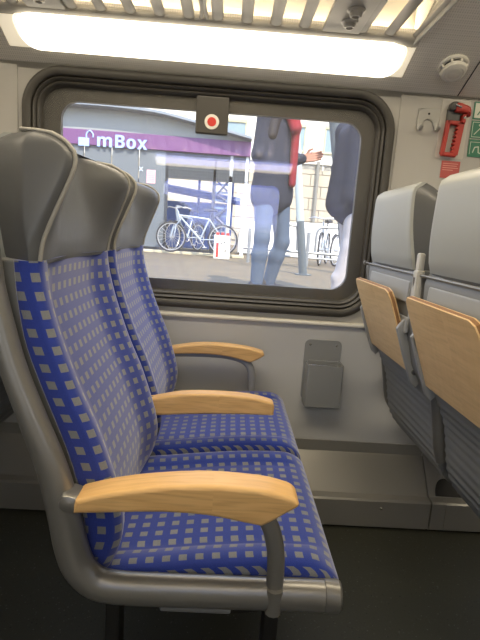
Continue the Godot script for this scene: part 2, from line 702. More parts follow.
	tag(c, "grey perforated sloping ceiling panel above %s" % words, "ceiling", "", "structure")
	part("slope_panel", bay_mesh.cove, M.perf, c)
	part("upper_wall", bay_mesh.high, M.ceiling, c)
	part("boxing", bay_mesh.boxing, M.perf, c)
	part("outer_skin", bay_mesh.outer, M.ceiling, c)
	part("seam", bay_mesh.seam, M.slot, c)
	made.append(c)
	window_count += 1
	var n := Node3D.new()
	n.name = "window_%d" % window_count
	add_child(n)
	tag(n, "wide train window with rounded dark rubber frame in %s" % words, "window", "", "structure")
	if not bay_mesh.has("frame"):
		bay_mesh.frame = ring_of([[0.0, -1.752], [0.0, -1.732], [0.004, -1.727], [0.014, -1.724], [0.026, -1.727], [0.030, -1.735], [0.030, -1.752]])
		bay_mesh.bead = ring_of([[0.030, -1.75], [0.031, -1.738], [0.036, -1.733], [0.041, -1.737], [0.044, -1.745], [0.048, -1.741], [0.054, -1.743], [0.060, -1.758], [0.060, -1.775], [0.03, -1.775]])
		var g := Geo.new()
		var cc := Vector2(-0.0825, 1.156)
		g.loft([loop(WIN, 0.590, 0.348, 0.09, -1.7635), loop(cc, 0.5225, 0.294, 0.06, -1.7635), loop(cc, 0.5225, 0.294, 0.06, -1.7835), loop(WIN, 0.590, 0.348, 0.09, -1.7835), loop(WIN, 0.590, 0.348, 0.09, -1.7635)], true, false)
		bay_mesh.border = g.mesh()
		for z in [-1.760, -1.787]:
			g = Geo.new()
			g.quad(V(cx - 0.59, 0.80, z), V(cx - 0.59, 1.515, z), V(cx + 0.59, 1.515, z), V(cx + 0.59, 0.80, z))
			var am := ArrayMesh.new()
			var a := []
			a.resize(Mesh.ARRAY_MAX)
			a[Mesh.ARRAY_VERTEX] = g.p
			a[Mesh.ARRAY_TEX_UV] = g.t
			var nn := PackedVector3Array()
			for q in g.p:
				nn.append(V(0, 0, 1))
			a[Mesh.ARRAY_NORMAL] = nn
			am.add_surface_from_arrays(Mesh.PRIMITIVE_TRIANGLES, a)
			bay_mesh["pane%d" % (0 if z > -1.77 else 1)] = am
	part("window_frame", bay_mesh.frame, M.rubber, n)
	part("window_bead", bay_mesh.bead, M.rubber, n)
	part("dark_border", bay_mesh.border, M.frit, n)
	part("pane", bay_mesh.pane0, M.pane, n)
	var outer := part("pane", bay_mesh.pane1, M.coat, n)
	outer.basis = Basis(Vector3.RIGHT, 0.005)
	outer.position = V(0, WIN.y, -1.787) - outer.basis * V(0, WIN.y, -1.787)
	made.append(n)
	return made

func ring_of(prof: Array) -> ArrayMesh:
	var g := Geo.new()
	var rings := []
	for q in prof:
		rings.append(loop(WIN, 0.635 - q[0], 0.393 - q[0], 0.135 - q[0], q[1], 12))
	rings.append(rings[0])
	g.loft(rings, true, false)
	return g.mesh(50)

func build_ground() -> void:
	var m := triplanar(mat("beige concrete pavers", Color.WHITE, 0.85), V(0.55, 0.55, 0.55), true)
	m.albedo_texture = paver_tex()
	var g := Geo.new()
	g.box(V(0, 0.24, -26.1), V(70, 0.6, 48))
	tag(part("floor_platform", g, m), "beige paved station platform outside the window", "platform", "", "structure")
	g = Geo.new()
	g.box(V(0, -1.1, 0), V(120, 0.4, 120))
	tag(part("ground_trackbed", g, mat("gravel grey ground", Color(0.45, 0.43, 0.40), 0.9)), "grey gravel track bed below the train", "ground", "", "structure")

# ------------------------------------------------------------------ seats
const FRONT := [-0.284, 0.985, -0.281, 0.955, -0.274, 0.92, -0.257, 0.861, -0.226, 0.777, -0.197, 0.712, -0.173, 0.645, -0.156, 0.59, -0.150, 0.545, -0.158, 0.496, -0.183, 0.446]
const REAR := [-0.322, 0.985, -0.318, 0.93, -0.307, 0.86, -0.287, 0.80, -0.262, 0.735, -0.238, 0.67, -0.225, 0.62, -0.213, 0.55, -0.208, 0.50, -0.205, 0.446]
const HALF := 0.217

func seat_row(w_list: Array, front: Callable, rear: Callable, y: float, half: float, lift := 0.0) -> PackedVector3Array:
	var ring := PackedVector3Array()
	var rears := [[0.0, 1.0], [-0.5, 1.0], [-0.78, 1.0], [-0.86, 1.0], [-0.93, 1.0], [-0.985, 0.96], [-1.0, 0.85], [-1.0, 0.5]]
	for side in [1.0, -1.0]:
		for k in rears.size():
			var e: Array = rears[k] if side > 0.0 else rears[rears.size() - 1 - k]
			var w: float = e[0] * side
			if side < 0.0 and e[0] == 0.0:
				continue
			var xf: float = front.call(signf(w) if absf(w) > 0.9 else w)
			ring.append(V(lerpf(xf, rear.call(w), e[1]), y + lift * e[1] * (1.0 - smoothstep(0.78, 0.96, absf(w))), -w * half))
		if side > 0.0:
			for w in w_list:
				ring.append(V(front.call(w), y, -w * half))
	return ring

const WS := [-1.0, -0.985, -0.96, -0.93, -0.89, -0.84, -0.78, -0.7, -0.6, -0.48, -0.34, -0.17, 0.0, 0.17, 0.34, 0.48, 0.6, 0.7, 0.78, 0.84, 0.89, 0.93, 0.96, 0.985, 1.0]

func backrest_mesh() -> ArrayMesh:
	var f := curve2(FRONT, 4)
	var r := curve2(REAR, 4)
	var g := Geo.new()
	var rings := []
	for k in 29:
		var y := lerpf(0.446, 0.985, k / 28.0)
		var xc := at_y(f, y)
		var xr := at_y(r, y)
		var rec := 0.029 * smoothstep(0.44, 0.52, y) * (1.0 - 0.4 * smoothstep(0.9, 0.985, y))
		var front := func(w: float) -> float:
			var a := absf(w)
			var b := smoothstep(0.56, 0.88, a)
			var round_ := 0.016 * pow(maxf(0.0, (a - 0.92) / 0.08), 2.0)
			return xc - rec * (1.0 - b) - round_
		var rear := func(_w: float) -> float: return xr
		rings.append(seat_row(WS, front, rear, y, HALF))
	g.loft(rings, true, true, 0.058, 20)
	return g.mesh(55)

func headrest_profile(y: float) -> Vector3:
	var wing := curve2([-0.286, 0.980, -0.284, 1.0, -0.279, 1.022, -0.262, 1.066, -0.243, 1.113, -0.237, 1.138, -0.241, 1.158, -0.262, 1.176, -0.30, 1.186], 4)
	var rear := curve2([-0.358, 0.980, -0.362, 1.006, -0.369, 1.048, -0.374, 1.09, -0.376, 1.13, -0.375, 1.165, -0.368, 1.178, -0.350, 1.186], 4)
	var mid := curve2([-0.300, 0.980, -0.297, 1.02, -0.300, 1.06, -0.309, 1.11, -0.318, 1.15, -0.320, 1.172, -0.314, 1.186], 4)
	return V(at_y(wing, y), at_y(rear, y), at_y(mid, y))

func headrest_mesh(lift: float) -> ArrayMesh:
	var g := Geo.new()
	var rings := []
	var ys := [0.978, 0.981, 0.99, 1.005, 1.02, 1.04, 1.06, 1.08, 1.10, 1.12, 1.138, 1.15, 1.160, 1.168, 1.175, 1.180, 1.1835, 1.1855, 1.1862]
	var ins := [0.010, 0.003, 0.0, 0.0, 0.0, 0.0, 0.0, 0.0, 0.0, 0.0, 0.0, 0.001, 0.002, 0.004, 0.008, 0.013, 0.019, 0.027, 0.04]
	for k in ys.size():
		var y: float = ys[k]
		var q := headrest_profile(y)
		var inset_: float = ins[k]
		var front := func(w: float) -> float:
			var a := absf(w)
			var b := smoothstep(0.28, 0.92, a)
			var round_ := 0.014 * pow(maxf(0.0, (a - 0.93) / 0.07), 2.0)
			var x: float = lerpf(q.z, q.x, b) - round_
			return lerpf(x, (q.z + q.y) / 2, minf(1.0, inset_ / 0.05) * 0.25)
		var rear := func(w: float) -> float:
			var x: float = q.y + 0.060 * pow(maxf(0.0, (absf(w) - 0.77) / 0.23), 1.0) + 0.004 * (1.0 - cos(w))
			return lerpf(x, (q.z + q.y) / 2, minf(1.0, inset_ / 0.05) * 0.25)
		rings.append(seat_row(WS, front, rear, y - 0.007 * smoothstep(1.1, 1.186, y), (HALF - inset_ * 0.8) * (1.0 - 0.07 * smoothstep(1.0, 1.19, y)), lift * smoothstep(1.06, 1.186, y)))
	g.loft(rings, true, true, 0.2)
	return g.mesh(42)

# padded panel on the back of the headrest
func back_panel_mesh(lift: float) -> ArrayMesh:
	var g := Geo.new()
	var rings := []
	for k in 17:
		var t := k / 16.0
		var y := lerpf(0.984, 1.183, t)
		var q := headrest_profile(y)
		var top := 1.0 - 0.07 * smoothstep(1.0, 1.19, y)
		var up := y - 0.007 * smoothstep(1.1, 1.186, y) + lift * smoothstep(1.06, 1.186, y)
		var edge := 0.006 * minf(1.0, 8.0 * minf(t + 0.01, 1.01 - t))
		var ring := PackedVector3Array()
		for w in [-0.775, -0.76, -0.70, -0.5, -0.25, 0.0, 0.25, 0.5, 0.70, 0.76, 0.775]:
			var e: float = edge * (0.3 if absf(w) > 0.77 else (0.8 if absf(w) > 0.75 else 1.0))
			ring.append(V(q.y - e, up, w * HALF * (top + (0.13 if w < 0.0 else 0.02) * (1.0 - smoothstep(0.0, 0.9, t)))))
		for w in [0.775, 0.0, -0.775]:
			ring.append(V(q.y + 0.012, up, w * HALF * (top + (0.13 if w < 0.0 else 0.02) * (1.0 - smoothstep(0.0, 0.9, t)))))
		rings.append(ring)
	g.loft(rings)
	return g.mesh(40)

func cushion_mesh() -> ArrayMesh:
	var prof := curve2([-0.195, 0.425, -0.197, 0.455, -0.175, 0.464, -0.11, 0.472, -0.02, 0.484, 0.08, 0.494, 0.165, 0.497, 0.200, 0.492, 0.222, 0.477, 0.231, 0.455, 0.228, 0.436, 0.212, 0.428, 0.10, 0.425, -0.10, 0.425, -0.195, 0.425], 4)
	prof.remove_at(prof.size() - 1)
	var g := Geo.new()
	var rings := []
	for e in [[-1.0, 0.022], [-0.996, 0.012], [-0.985, 0.006], [-0.965, 0.002], [-0.94, 0.0], [-0.88, 0.0], [-0.80, 0.0], [-0.72, 0.0], [-0.67, 0.0], [-0.62, 0.0], [-0.3, 0.0], [0.0, 0.0], [0.3, 0.0], [0.62, 0.0], [0.67, 0.0], [0.72, 0.0], [0.80, 0.0], [0.88, 0.0], [0.94, 0.0], [0.965, 0.002], [0.985, 0.006], [0.996, 0.012], [1.0, 0.022]]:
		var w: float = e[0]
		var a := absf(w)
		var lift := 0.007 * smoothstep(0.66, 0.82, a) * (1.0 - smoothstep(0.88, 1.0, a)) - 0.004 * exp(-pow((a - 0.67) / 0.03, 2)) - 0.003 * (1.0 - a)
		var ring := PackedVector3Array()
		for q in Geo.inset(prof, e[1]):
			var top := smoothstep(0.45, 0.47, q.y) * (1.0 - smoothstep(0.17, 0.22, q.x))
			ring.append(V(q.x, q.y + lift * top, -w * 0.224))
		rings.append(ring)
	g.loft(rings, true, true, 0.058)
	return g.mesh(50)

func shell_mesh() -> ArrayMesh:
	# moulded back with a ribbed lower part that runs under the cushion
	var prof := curve2([-0.352, 0.985, -0.362, 0.95, -0.352, 0.85, -0.325, 0.735, -0.298, 0.68, -0.262, 0.605, -0.240, 0.50, -0.222, 0.450, -0.190, 0.412, -0.14, 0.395], 12)
	var outer := PackedVector2Array()
	var s := 0.0
	for i in prof.size():
		if i > 0:
			s += prof[i].distance_to(prof[i - 1])
		var d := (prof[mini(i + 1, prof.size() - 1)] - prof[maxi(i - 1, 0)]).normalized()
		var nrm := Vector2(d.y, -d.x)
		var rib := 0.0035 * (0.5 + 0.5 * sin(s * TAU / 0.026)) if prof[i].y < 0.665 else 0.0
		outer.append(prof[i] + nrm * rib)
	var poly := outer.duplicate()
	for q in [Vector2(-0.14, 0.42), Vector2(-0.17, 0.424), Vector2(-0.197, 0.46), Vector2(-0.208, 0.55), Vector2(-0.232, 0.665), Vector2(-0.28, 0.80), Vector2(-0.312, 0.93), Vector2(-0.318, 0.985)]:
		poly.append(q)
	var g := Geo.new()
	g.slab(poly, -0.207, 0.207, 0.004, Transform3D.IDENTITY, 2)
	return g.mesh(40)

const FRAME_PATH := [[-0.347, 0.970], [-0.344, 0.945], [-0.329, 0.88], [-0.311, 0.815], [-0.284, 0.74], [-0.255, 0.66], [-0.236, 0.58], [-0.226, 0.53], [-0.212, 0.49], [-0.186, 0.464], [-0.15, 0.456], [-0.09, 0.455], [0.0, 0.456], [0.10, 0.457], [0.196, 0.458]]

func frame_mesh(z: float, tall := false, stop := 0.196, dx := 0.0) -> ArrayMesh:
	var pts := []
	if tall:
		pts.append(V(-0.366, 1.125, z))
		pts.append(V(-0.360, 1.08, z))
	for q in FRAME_PATH:
		if q[0] <= stop + 0.001 or q[1] > 0.5:
			pts.append(V(q[0] + dx, q[1], z))
	pts = curve(pts, 4)
	var radii := []
	for q in pts:
		var k := smoothstep(0.85, 0.5, q.y)
		radii.append(Vector2(0.023 if dx == 0.0 else 0.0145, lerpf(0.019, 0.0275, k)))
	var g := Geo.new()
	g.tube(pts, radii, 16, V(0, 0, 1))
	return g.mesh(50)

func armrest_mesh(z: float) -> ArrayMesh:
	var poly := curve2([-0.213, 0.607, -0.211, 0.626, -0.200, 0.634, -0.128, 0.653, -0.022, 0.666, 0.070, 0.664, 0.116, 0.655, 0.131, 0.647, 0.133, 0.638, 0.116, 0.626, 0.084, 0.604, 0.068, 0.603, 0.004, 0.614, -0.05, 0.617, -0.096, 0.616, -0.15, 0.612], 3)
	var g := Geo.new()
	g.slab(poly, z - 0.027, z + 0.027, 0.007, Transform3D.IDENTITY, 3)
	return g.mesh(45)

# a whole seat; "aisle" seats carry the outer side frame, the armrest on a post and the middle armrest
func make_seat(aisle: bool, label: String, zc: float) -> Node3D:
	var o := thing("train_seat", label, "train seat", V(0, 0, zc), "seats in the two rows in view")
	part("cushion", seat_mesh.cushion, M.fabric, o)
	part("backrest", seat_mesh.backrest, M.fabric, o)
	var head := part("headrest", seat_mesh.headrest, M.leather, o)
	for s in [-1, 1]:
		part("piping", seat_mesh.piping[0 if s < 0 else 1], M.piping, head)
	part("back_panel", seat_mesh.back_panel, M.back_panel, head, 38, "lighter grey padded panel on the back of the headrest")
	part("back_shell", seat_mesh.shell, M.shell, o)
	# raised panel and steel rod above the folding table
	var g := Geo.new()
	var tilt := Transform3D(Basis(V(0, 0, -1), V(-0.055, 1, 0).normalized(), V(1, 0.055, 0).normalized()), V(-0.357, 0.90, 0))
	var xf := Transform3D(Basis(V(0, 0, 1), V(0.055, 1, 0).normalized(), V(-1, 0.055, 0).normalized()), V(-0.358, 0.925, 0))
	g.slab(Geo.round_rect(0.175, 0.030, 0.008, 3), -0.004, 0.007, 0.005, xf)
	g.slab(Geo.round_rect(0.175, 0.022, 0.008, 3), -0.004, 0.006, 0.005, xf.translated(V(0.006, -0.09, 0)))
	part("raised_panel", g, M.shell_light, o)
	g = Geo.new()
	g.tube([V(-0.366, 0.975, -0.235), V(-0.366, 0.975, 0.215)], 0.0035, 10, V(1, 0, 0))
	for z in [-0.238, 0.214]:
		g.tube([V(-0.366, 0.975, z - 0.006), V(-0.366, 0.975, z + 0.006)], 0.008, 12, V(1, 0, 0))
	part("rod", g, M.tube, o)
	# folded-up table
	var dn := V(0.085, -0.225, 0).normalized()
	var nrm := V(-0.225, -0.085, 0).normalized()
	var tx := Transform3D(Basis(V(0, 0, 1), dn, nrm), V(-0.399, 0.925, 0))
	g = Geo.new()
	var z0 := -0.207
	var z1 := 0.140
	var tp := pv([z0, 0.022, z0 + 0.004, 0.008, z0 + 0.016, 0.0, z1 - 0.03, 0.0, z1 - 0.01, 0.008, z1, 0.030, z1, 0.238, z0, 0.238])
	g.slab(tp, -0.008, 0.008, 0.002, tx, 2)
	var tb := part("folding_table", g, M.table, o)
	g = Geo.new()
	g.slab(Geo.inset(tp, -0.0006), -0.004, 0.004, 0.0003, tx, 1)
	part("plywood_edge", g, M.ply, tb)
	for e in [z0 - 0.006, z1 + 0.012]:
		g = Geo.new()
		g.slab(curve2([-0.014, 0.105, 0.012, 0.085, 0.024, 0.11, 0.024, 0.225, 0.008, 0.275, -0.014, 0.262, -0.014, 0.105], 2), e - 0.007, e + 0.007, 0.003, Transform3D(Basis(-nrm, dn, V(0, 0, 1)), V(-0.399, 0.925, 0)), 2)
		part("table_bracket", g, M.shell_light, o)
		g = Geo.new()
		g.tube([tx * V(e - 0.012, 0.236, -0.002), tx * V(e + 0.012, 0.236, -0.002)], 0.007, 10, V(1, 0, 0))
		part("hinge_pin", g, M.chrome, o)
	# frame, armrests
	if aisle:
		var near := part("side_frame", seat_mesh.frame_near, M.tube, o)
		g = Geo.new()
		g.tube([V(0.1965, 0.458, 0.237), V(0.220, 0.458, 0.237), V(0.224, 0.458, 0.237)], [Vector2(0.0235, 0.028), Vector2(0.0235, 0.028), Vector2(0.020, 0.0245)], 16, V(0, 0, 1))
		part("end_cap", g, M.tube, near)
		var far := part("side_frame", seat_mesh.frame_far, M.tube, o)
		g = Geo.new()
		g.box(V(-0.366, 0.925, -0.236), V(0.022, 0.125, 0.028), 0.006)
		g.box(V(-0.366, 1.006, -0.236), V(0.016, 0.046, 0.022), 0.005)
		part("frame_cap", g, M.cap, far)
		var arm := part("armrest", armrest_mesh(0.245), M.wood, o, 45, "long wooden armrest on a grey post")
		g = Geo.new()
		var post := curve([V(0.076, 0.616, 0.245), V(0.096, 0.585, 0.245), V(0.108, 0.54, 0.245), V(0.111, 0.49, 0.245), V(0.111, 0.435, 0.245)], 4)
		g.tube(post, Vector2(0.010, 0.0145), 12, V(0, 0, 1))
		g.tube([V(0.111, 0.478, 0.249), V(0.111, 0.434, 0.249)], Vector2(0.015, 0.0145), 12, V(0, 0, 1))
		part("armrest_post", g, M.tube, arm)
		g = Geo.new()
		g.box(V(-0.222, 0.617, 0.242), V(0.036, 0.032, 0.046), 0.010, Basis(Vector3.BACK, -0.25))
		part("armrest_joint", g, M.tube, arm)
		var mid := part("armrest", seat_mesh.arm_mid, M.wood, o, 45, "fold-down wooden armrest between the seats")
		g = Geo.new()
		g.tube([V(-0.15, 0.60, -0.236), V(-0.25, 0.62, -0.236)], Vector2(0.012, 0.016), 12, V(0, 0, 1))
		part("armrest_joint", g, M.tube, mid)
	else:
		part("side_frame", seat_mesh.frame_wall, M.tube, o)
		var arm := part("armrest", seat_mesh.arm_wall, M.wood, o, 45, "wooden armrest on a curved grey bracket")
		g = Geo.new()
		var arch := curve([V(-0.20, 0.612, -0.232), V(-0.12, 0.618, -0.232), V(-0.02, 0.620, -0.232), V(0.05, 0.612, -0.232), V(0.092, 0.592, -0.232), V(0.110, 0.55, -0.232), V(0.113, 0.47, -0.232)], 4)
		g.tube(arch, Vector2(0.010, 0.0135), 12, V(0, 0, 1))
		part("armrest_bracket", g, M.shell_light, arm)
	# dark pan and supports under the seat
	g = Geo.new()
	g.slab(curve2([-0.16, 0.395, -0.08, 0.350, 0.0, 0.330, 0.12, 0.345, 0.19, 0.40, 0.19, 0.418, -0.14, 0.418, -0.16, 0.395], 3), -0.17, 0.15, 0.01)
	part("under_pan", g, M.black, o)
	if aisle:
		for x in [-0.175, 0.125]:
			g = Geo.new()
			g.box(V(x, 0.21, 0.13), V(0.028, 0.42, 0.05), 0.005)
			g.box(V(x, 0.010, 0.13), V(0.07, 0.020, 0.12), 0.005)
			part("leg", g, M.black, o)
		g = Geo.new()
		g.box(V(-0.02, 0.345, 0.125), V(0.135, 0.014, 0.06), 0.004)
		part("socket_tray", g, M.shell, o)
	else:
		g = Geo.new()
		g.box(V(-0.02, 0.37, -0.245), V(0.16, 0.07, 0.15), 0.006)
		part("wall_bracket", g, M.black, o)
	return o

var seat_mesh := {}

func build_seats() -> void:
	seat_mesh.cushion = cushion_mesh()
	seat_mesh.backrest = backrest_mesh()
	seat_mesh.headrest = headrest_mesh(0.0)
	seat_mesh.headrest_tall = headrest_mesh(0.030)
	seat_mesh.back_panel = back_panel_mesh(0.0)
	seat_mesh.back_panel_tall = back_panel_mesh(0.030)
	seat_mesh.shell = shell_mesh()
	seat_mesh.frame_near = frame_mesh(0.237, true)
	seat_mesh.frame_far = frame_mesh(-0.236, false, -0.2, -0.014)
	seat_mesh.frame_wall = frame_mesh(-0.226, false, 0.1)
	seat_mesh.piping = []
	for s in [-1.0, 1.0]:
		var path := []
		for k in 15:
			var y := lerpf(0.985, 1.168, k / 14.0)
			var q := headrest_profile(y)
			path.append(V(q.x + 0.0005, y - 0.007 * smoothstep(1.1, 1.186, y), s * (HALF * 0.945) * (1.0 - 0.07 * smoothstep(1.0, 1.19, y))))
		path.append(V(-0.259, 1.1685, s * HALF * 0.865))
		path.append(V(-0.275, 1.1755, s * HALF * 0.84))
		path.append(V(-0.300, 1.1785, s * HALF * 0.82))
		path.append(V(-0.325, 1.1790, s * HALF * 0.81))
		var g := Geo.new()
		g.tube(path, 0.0035, 8, V(0, 0, 1))
		seat_mesh.piping.append(g.mesh(60))
	var poly := curve2([-0.20, 0.578, -0.20, 0.612, -0.168, 0.620, -0.10, 0.636, -0.02, 0.642, 0.07, 0.640, 0.126, 0.630, 0.140, 0.622, 0.141, 0.600, 0.134, 0.594, 0.06, 0.592, -0.05, 0.586, -0.16, 0.576], 3)
	var g := Geo.new()
	g.slab(poly, -0.234 - 0.018, -0.234 + 0.020, 0.006, Transform3D.IDENTITY, 3)
	seat_mesh.arm_mid = g.mesh(45)
	poly = curve2([-0.20, 0.612, -0.20, 0.632, -0.165, 0.642, -0.09, 0.656, -0.01, 0.660, 0.08, 0.654, 0.135, 0.643, 0.146, 0.636, 0.143, 0.625, 0.105, 0.603, 0.085, 0.604, 0.02, 0.618, -0.06, 0.622, -0.14, 0.618], 3)
	g = Geo.new()
	g.slab(poly, -0.232 - 0.022, -0.232 + 0.022, 0.006, Transform3D.IDENTITY, 3)
	seat_mesh.arm_wall = g.mesh(45)
	var a := make_seat(true, "blue chequered aisle seat with a long wooden armrest on a post", -0.945)
	var w := make_seat(false, "blue chequered window seat with curved grey armrest bracket, beside the litter bin", -1.415)
	var front_a := copy_of(a, "aisle seat in front seen from behind, with the larger folded wooden table", V(0.84, 0, 0))
	var front_w := copy_of(w, "window seat in front seen from behind, folded table against the window", V(0.84, 0, 0))
	# the headrests of the front pair are drawn up a little
	for q in [front_a, front_w]:
		q.get_node("headrest").mesh = seat_mesh.headrest_tall
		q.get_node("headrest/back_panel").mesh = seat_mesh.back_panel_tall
	for e in [[a, "added aisle seat out of view, shading the space behind the near blue aisle seat"], [w, "added window seat out of view, shading the space behind the near blue window seat"]]:  # mirrored pair added out of view to block light behind the near row
		var c := copy_of(e[0], e[1], V(-0.87, 0, 0))
		c.scale.x = -1.0

# ------------------------------------------------------------------ lamps and luggage racks
func stadium(x0: float, x1: float, s0: float, s1: float, r: float, n := 6) -> PackedVector2Array:
	var o := PackedVector2Array()
	for q in Geo.round_rect((x1 - x0) / 2, (s1 - s0) / 2, r, n):
		o.append(Vector2((x0 + x1) / 2 + q.x, (s0 + s1) / 2 + q.y))
	return o

func build_lights() -> void:
	var soft := glow("milky lamp cover", Color(1.0, 0.93, 0.80), 0.55)
	var mid := glow("lit lamp lens edge", Color(1.0, 0.94, 0.82), 1.0)
	var hot := glow("lit lamp lens", Color(1.0, 0.95, 0.86), 2.2)
	var o := thing("ceiling_light", "long glowing ceiling light above the near window", "ceiling light", cove(-0.105, 0.13), "lights above the windows")
	var back := -cove(-0.105, 0.13)
	var shift := Transform3D(Basis.IDENTITY, back) * cove_basis()
	var g := Geo.new()
	g.slab(stadium(-0.744, 0.534, 0.062, 0.205, 0.002), 0.0, 0.004, 0.001, shift, 1)
	part("lamp_cover", g, soft, o)
	g = Geo.new()
	g.slab(stadium(-0.695, 0.512, 0.070, 0.203, 0.05), 0.004, 0.012, 0.006, shift, 2)
	part("lens_edge", g, mid, o)
	g = Geo.new()
	g.slab(stadium(-0.680, 0.498, 0.080, 0.201, 0.05), 0.008, 0.034, 0.022, shift, 5)
	part("lens", g, hot, o)
	var l := AreaLight3D.new()
	l.name = "lamp_glow"
	l.area_size = Vector2(1.16, 0.12)
	l.light_color = Color(1.0, 0.93, 0.82)
	l.light_energy = 0.32
	l.shadow_enabled = true
	l.area_range = 8.0
	o.add_child(l)
	l.position = shift * V(-0.095, 0.142, 0.038)
	l.basis = Basis(V(1, 0, 0), V(0, SN, CS), V(0, -CS, SN)) * Basis(V(1, 0, 0), PI)
	# a strip on the back of the rack that lights the wall above it
	g = Geo.new()
	g.box(back + V(-0.105, 1.672, -1.615), V(1.26, 0.012, 0.022), 0.002)
	part("upward_strip", g, glow("upward lamp strip", Color(1.0, 0.90, 0.74), 34.0), o)
	var c := copy_of(o, "long glowing ceiling light above the opposite window, mirrored in the glass")
	flip_side(c)

func build_added_fill_lights() -> void:
	# fill lamps added out of view in the ceiling to brighten the interior
	for k in 3:
		var o := thing("added_fill_lamp", "", "ceiling light", V(-1.9 + k * 1.9 - 0.09, 2.085, -0.62), "added fill lamp panels")
		tag(o, ["left", "middle", "right"][k] + " added unseen fill lamp panel in the ceiling between rack and aisle")
		var g := Geo.new()
		g.box(V(0, 0, 0), V(1.5, 0.012, 0.46), 0.004)
		part("housing", g, M.white, o)
		g = Geo.new()
		g.box(V(0, -0.006, 0), V(1.44, 0.010, 0.40), 0.003)
		part("lens", g, glow("lit fill lamp lens", Color(1.0, 0.95, 0.87), 1.2), o)
		var l := AreaLight3D.new()
		l.name = "lamp_glow"
		l.area_size = Vector2(1.44, 0.40)
		l.light_color = Color(1.0, 0.93, 0.80)
		l.light_energy = 1.5
		l.shadow_enabled = true
		l.area_range = 8.0
		o.add_child(l)
		l.position = V(0, -0.014, 0)
		l.rotation.x = -PI / 2

func build_rack() -> void:
	var o := thing("luggage_rack", "grey slatted luggage rack above the near window", "luggage rack", V(-0.105, 1.66, -1.40), "racks above the windows")
	var b := V(0.105, -1.66, 1.40)
	var g := Geo.new()
	var prof := curve2([1.588, 1.640, 1.588, 1.668, 1.575, 1.673, 1.558, 1.671, 1.548, 1.660, 1.552, 1.648, 1.570, 1.640], 2)
	g.slab(prof, -0.742, 0.532, 0.001, Transform3D(Basis(V(0, 0, -1), V(0, 1, 0), V(1, 0, 0)), b), 1)
	part("wall_rail", g, M.rack, o)
	g = Geo.new()
	g.tube([b + V(-0.742, 1.735, -1.195), b + V(0.532, 1.735, -1.195)], 0.014, 14, V(0, 0, 1))
	part("front_rail", g, M.rack, o)
	var slat := Geo.new()
	slat.tube(curve([V(0, 0, -0.19), V(0, 0, -0.02), V(0, 0, 0.06), V(0, 0.012, 0.12), V(0, 0.045, 0.165), V(0, 0.07, 0.18)], 3), Vector2(0.017, 0.008), 10, V(1, 0, 0))
	var sm := slat.mesh()
	for k in 15:
		var x := -0.672 + k * 0.0853
		if (k >= 1 and k <= 1) or k == 11:
			continue
		var s := part("slat", sm, M.rack, o)
		s.position = b + V(x, 1.661, -1.38)
	# solid plates that carry a reading lamp and a speaker
	for x in [-0.5745, 0.290]:
		g = Geo.new()
		g.box(b + V(x, 1.657, -1.385), V(0.112, 0.014, 0.35), 0.004)
		var pl := part("lamp_plate", g, M.rack, o)
		for z in [-1.47, -1.40]:
			g = Geo.new()
			var xf := Transform3D(Basis(V(1, 0, 0), V(0, -1, 0), V(0, 0, -1)), b + V(x + 0.008, 1.650, z))
			g.lathe([Vector2(0.024, 0), Vector2(0.024, 0.003), Vector2(0.020, 0.006), Vector2(0.0175, 0.007), Vector2(0.0165, 0.014), Vector2(0.013, 0.018), Vector2(0.010, 0.018), Vector2(0.008, 0.012), Vector2(0.0, 0.012)], 22, xf)
			part("lamp_nozzle", g, M.rack, pl)
	# split slat with two keyhole slots, seen as a waist
	g = Geo.new()
	for s in [-1, 1]:
		g.tube(curve([b + V(-0.115 + s * 0.011, 1.66, -1.56), b + V(-0.115 + s * 0.006, 1.66, -1.52), b + V(-0.115 + s * 0.004, 1.66, -1.46), b + V(-0.115 + s * 0.012, 1.66, -1.40)], 3), 0.006, 8, V(1, 0, 0))
	part("coat_loop", g, M.rack, o)
	g = Geo.new()
	g.slab(pv([1.59, 1.640, 1.19, 1.640, 1.175, 1.66, 1.19, 1.70, 1.25, 1.715, 1.40, 1.69, 1.59, 1.675]), 0.516, 0.524, 0.002, Transform3D(Basis(V(0, 0, -1), V(0, 1, 0), V(1, 0, 0)), b), 1)
	part("end_bracket", g, M.cap, o)
	var c := copy_of(o, "grey slatted luggage rack above the opposite window, mirrored in the glass")
	flip_side(c)

# ------------------------------------------------------------------ things on the wall
func sign_mat(called: String, im: Image) -> StandardMaterial3D:
	var m := mat(called, Color.WHITE, 0.4)
	m.albedo_texture = ImageTexture.create_from_image(im)
	return m

# a thin printed plate facing the room, its print on the front face only
func plate(called: String, c: Vector3, w: float, h: float, m: Material, edge: Material, parent: Node3D = null) -> Node3D:
	var g := Geo.new()
	g.box(c, V(w, h, 0.0016), 0.0006)
	var o := part(called, g, edge, parent)
	var f := Geo.new()
	var z := c.z + 0.0010
	f.quad(V(c.x - w / 2, c.y + h / 2, z), V(c.x + w / 2, c.y + h / 2, z), V(c.x + w / 2, c.y - h / 2, z), V(c.x - w / 2, c.y - h / 2, z), Vector2(0, 0), Vector2(1, 0), Vector2(1, 1), Vector2(0, 1))
	part("print", f, m, o)
	return o

func line(im: Image, a: Vector2, b: Vector2, r: float, c: Color) -> void:
	var n := int(a.distance_to(b)) + 1
	for i in n + 1:
		var q := a.lerp(b, float(i) / n)
		for y in range(int(q.y - r), int(q.y + r) + 1):
			for x in range(int(q.x - r), int(q.x + r) + 1):
				if x >= 0 and y >= 0 and x < im.get_width() and y < im.get_height() and Vector2(x, y).distance_to(q) <= r:
					im.set_pixel(x, y, c)

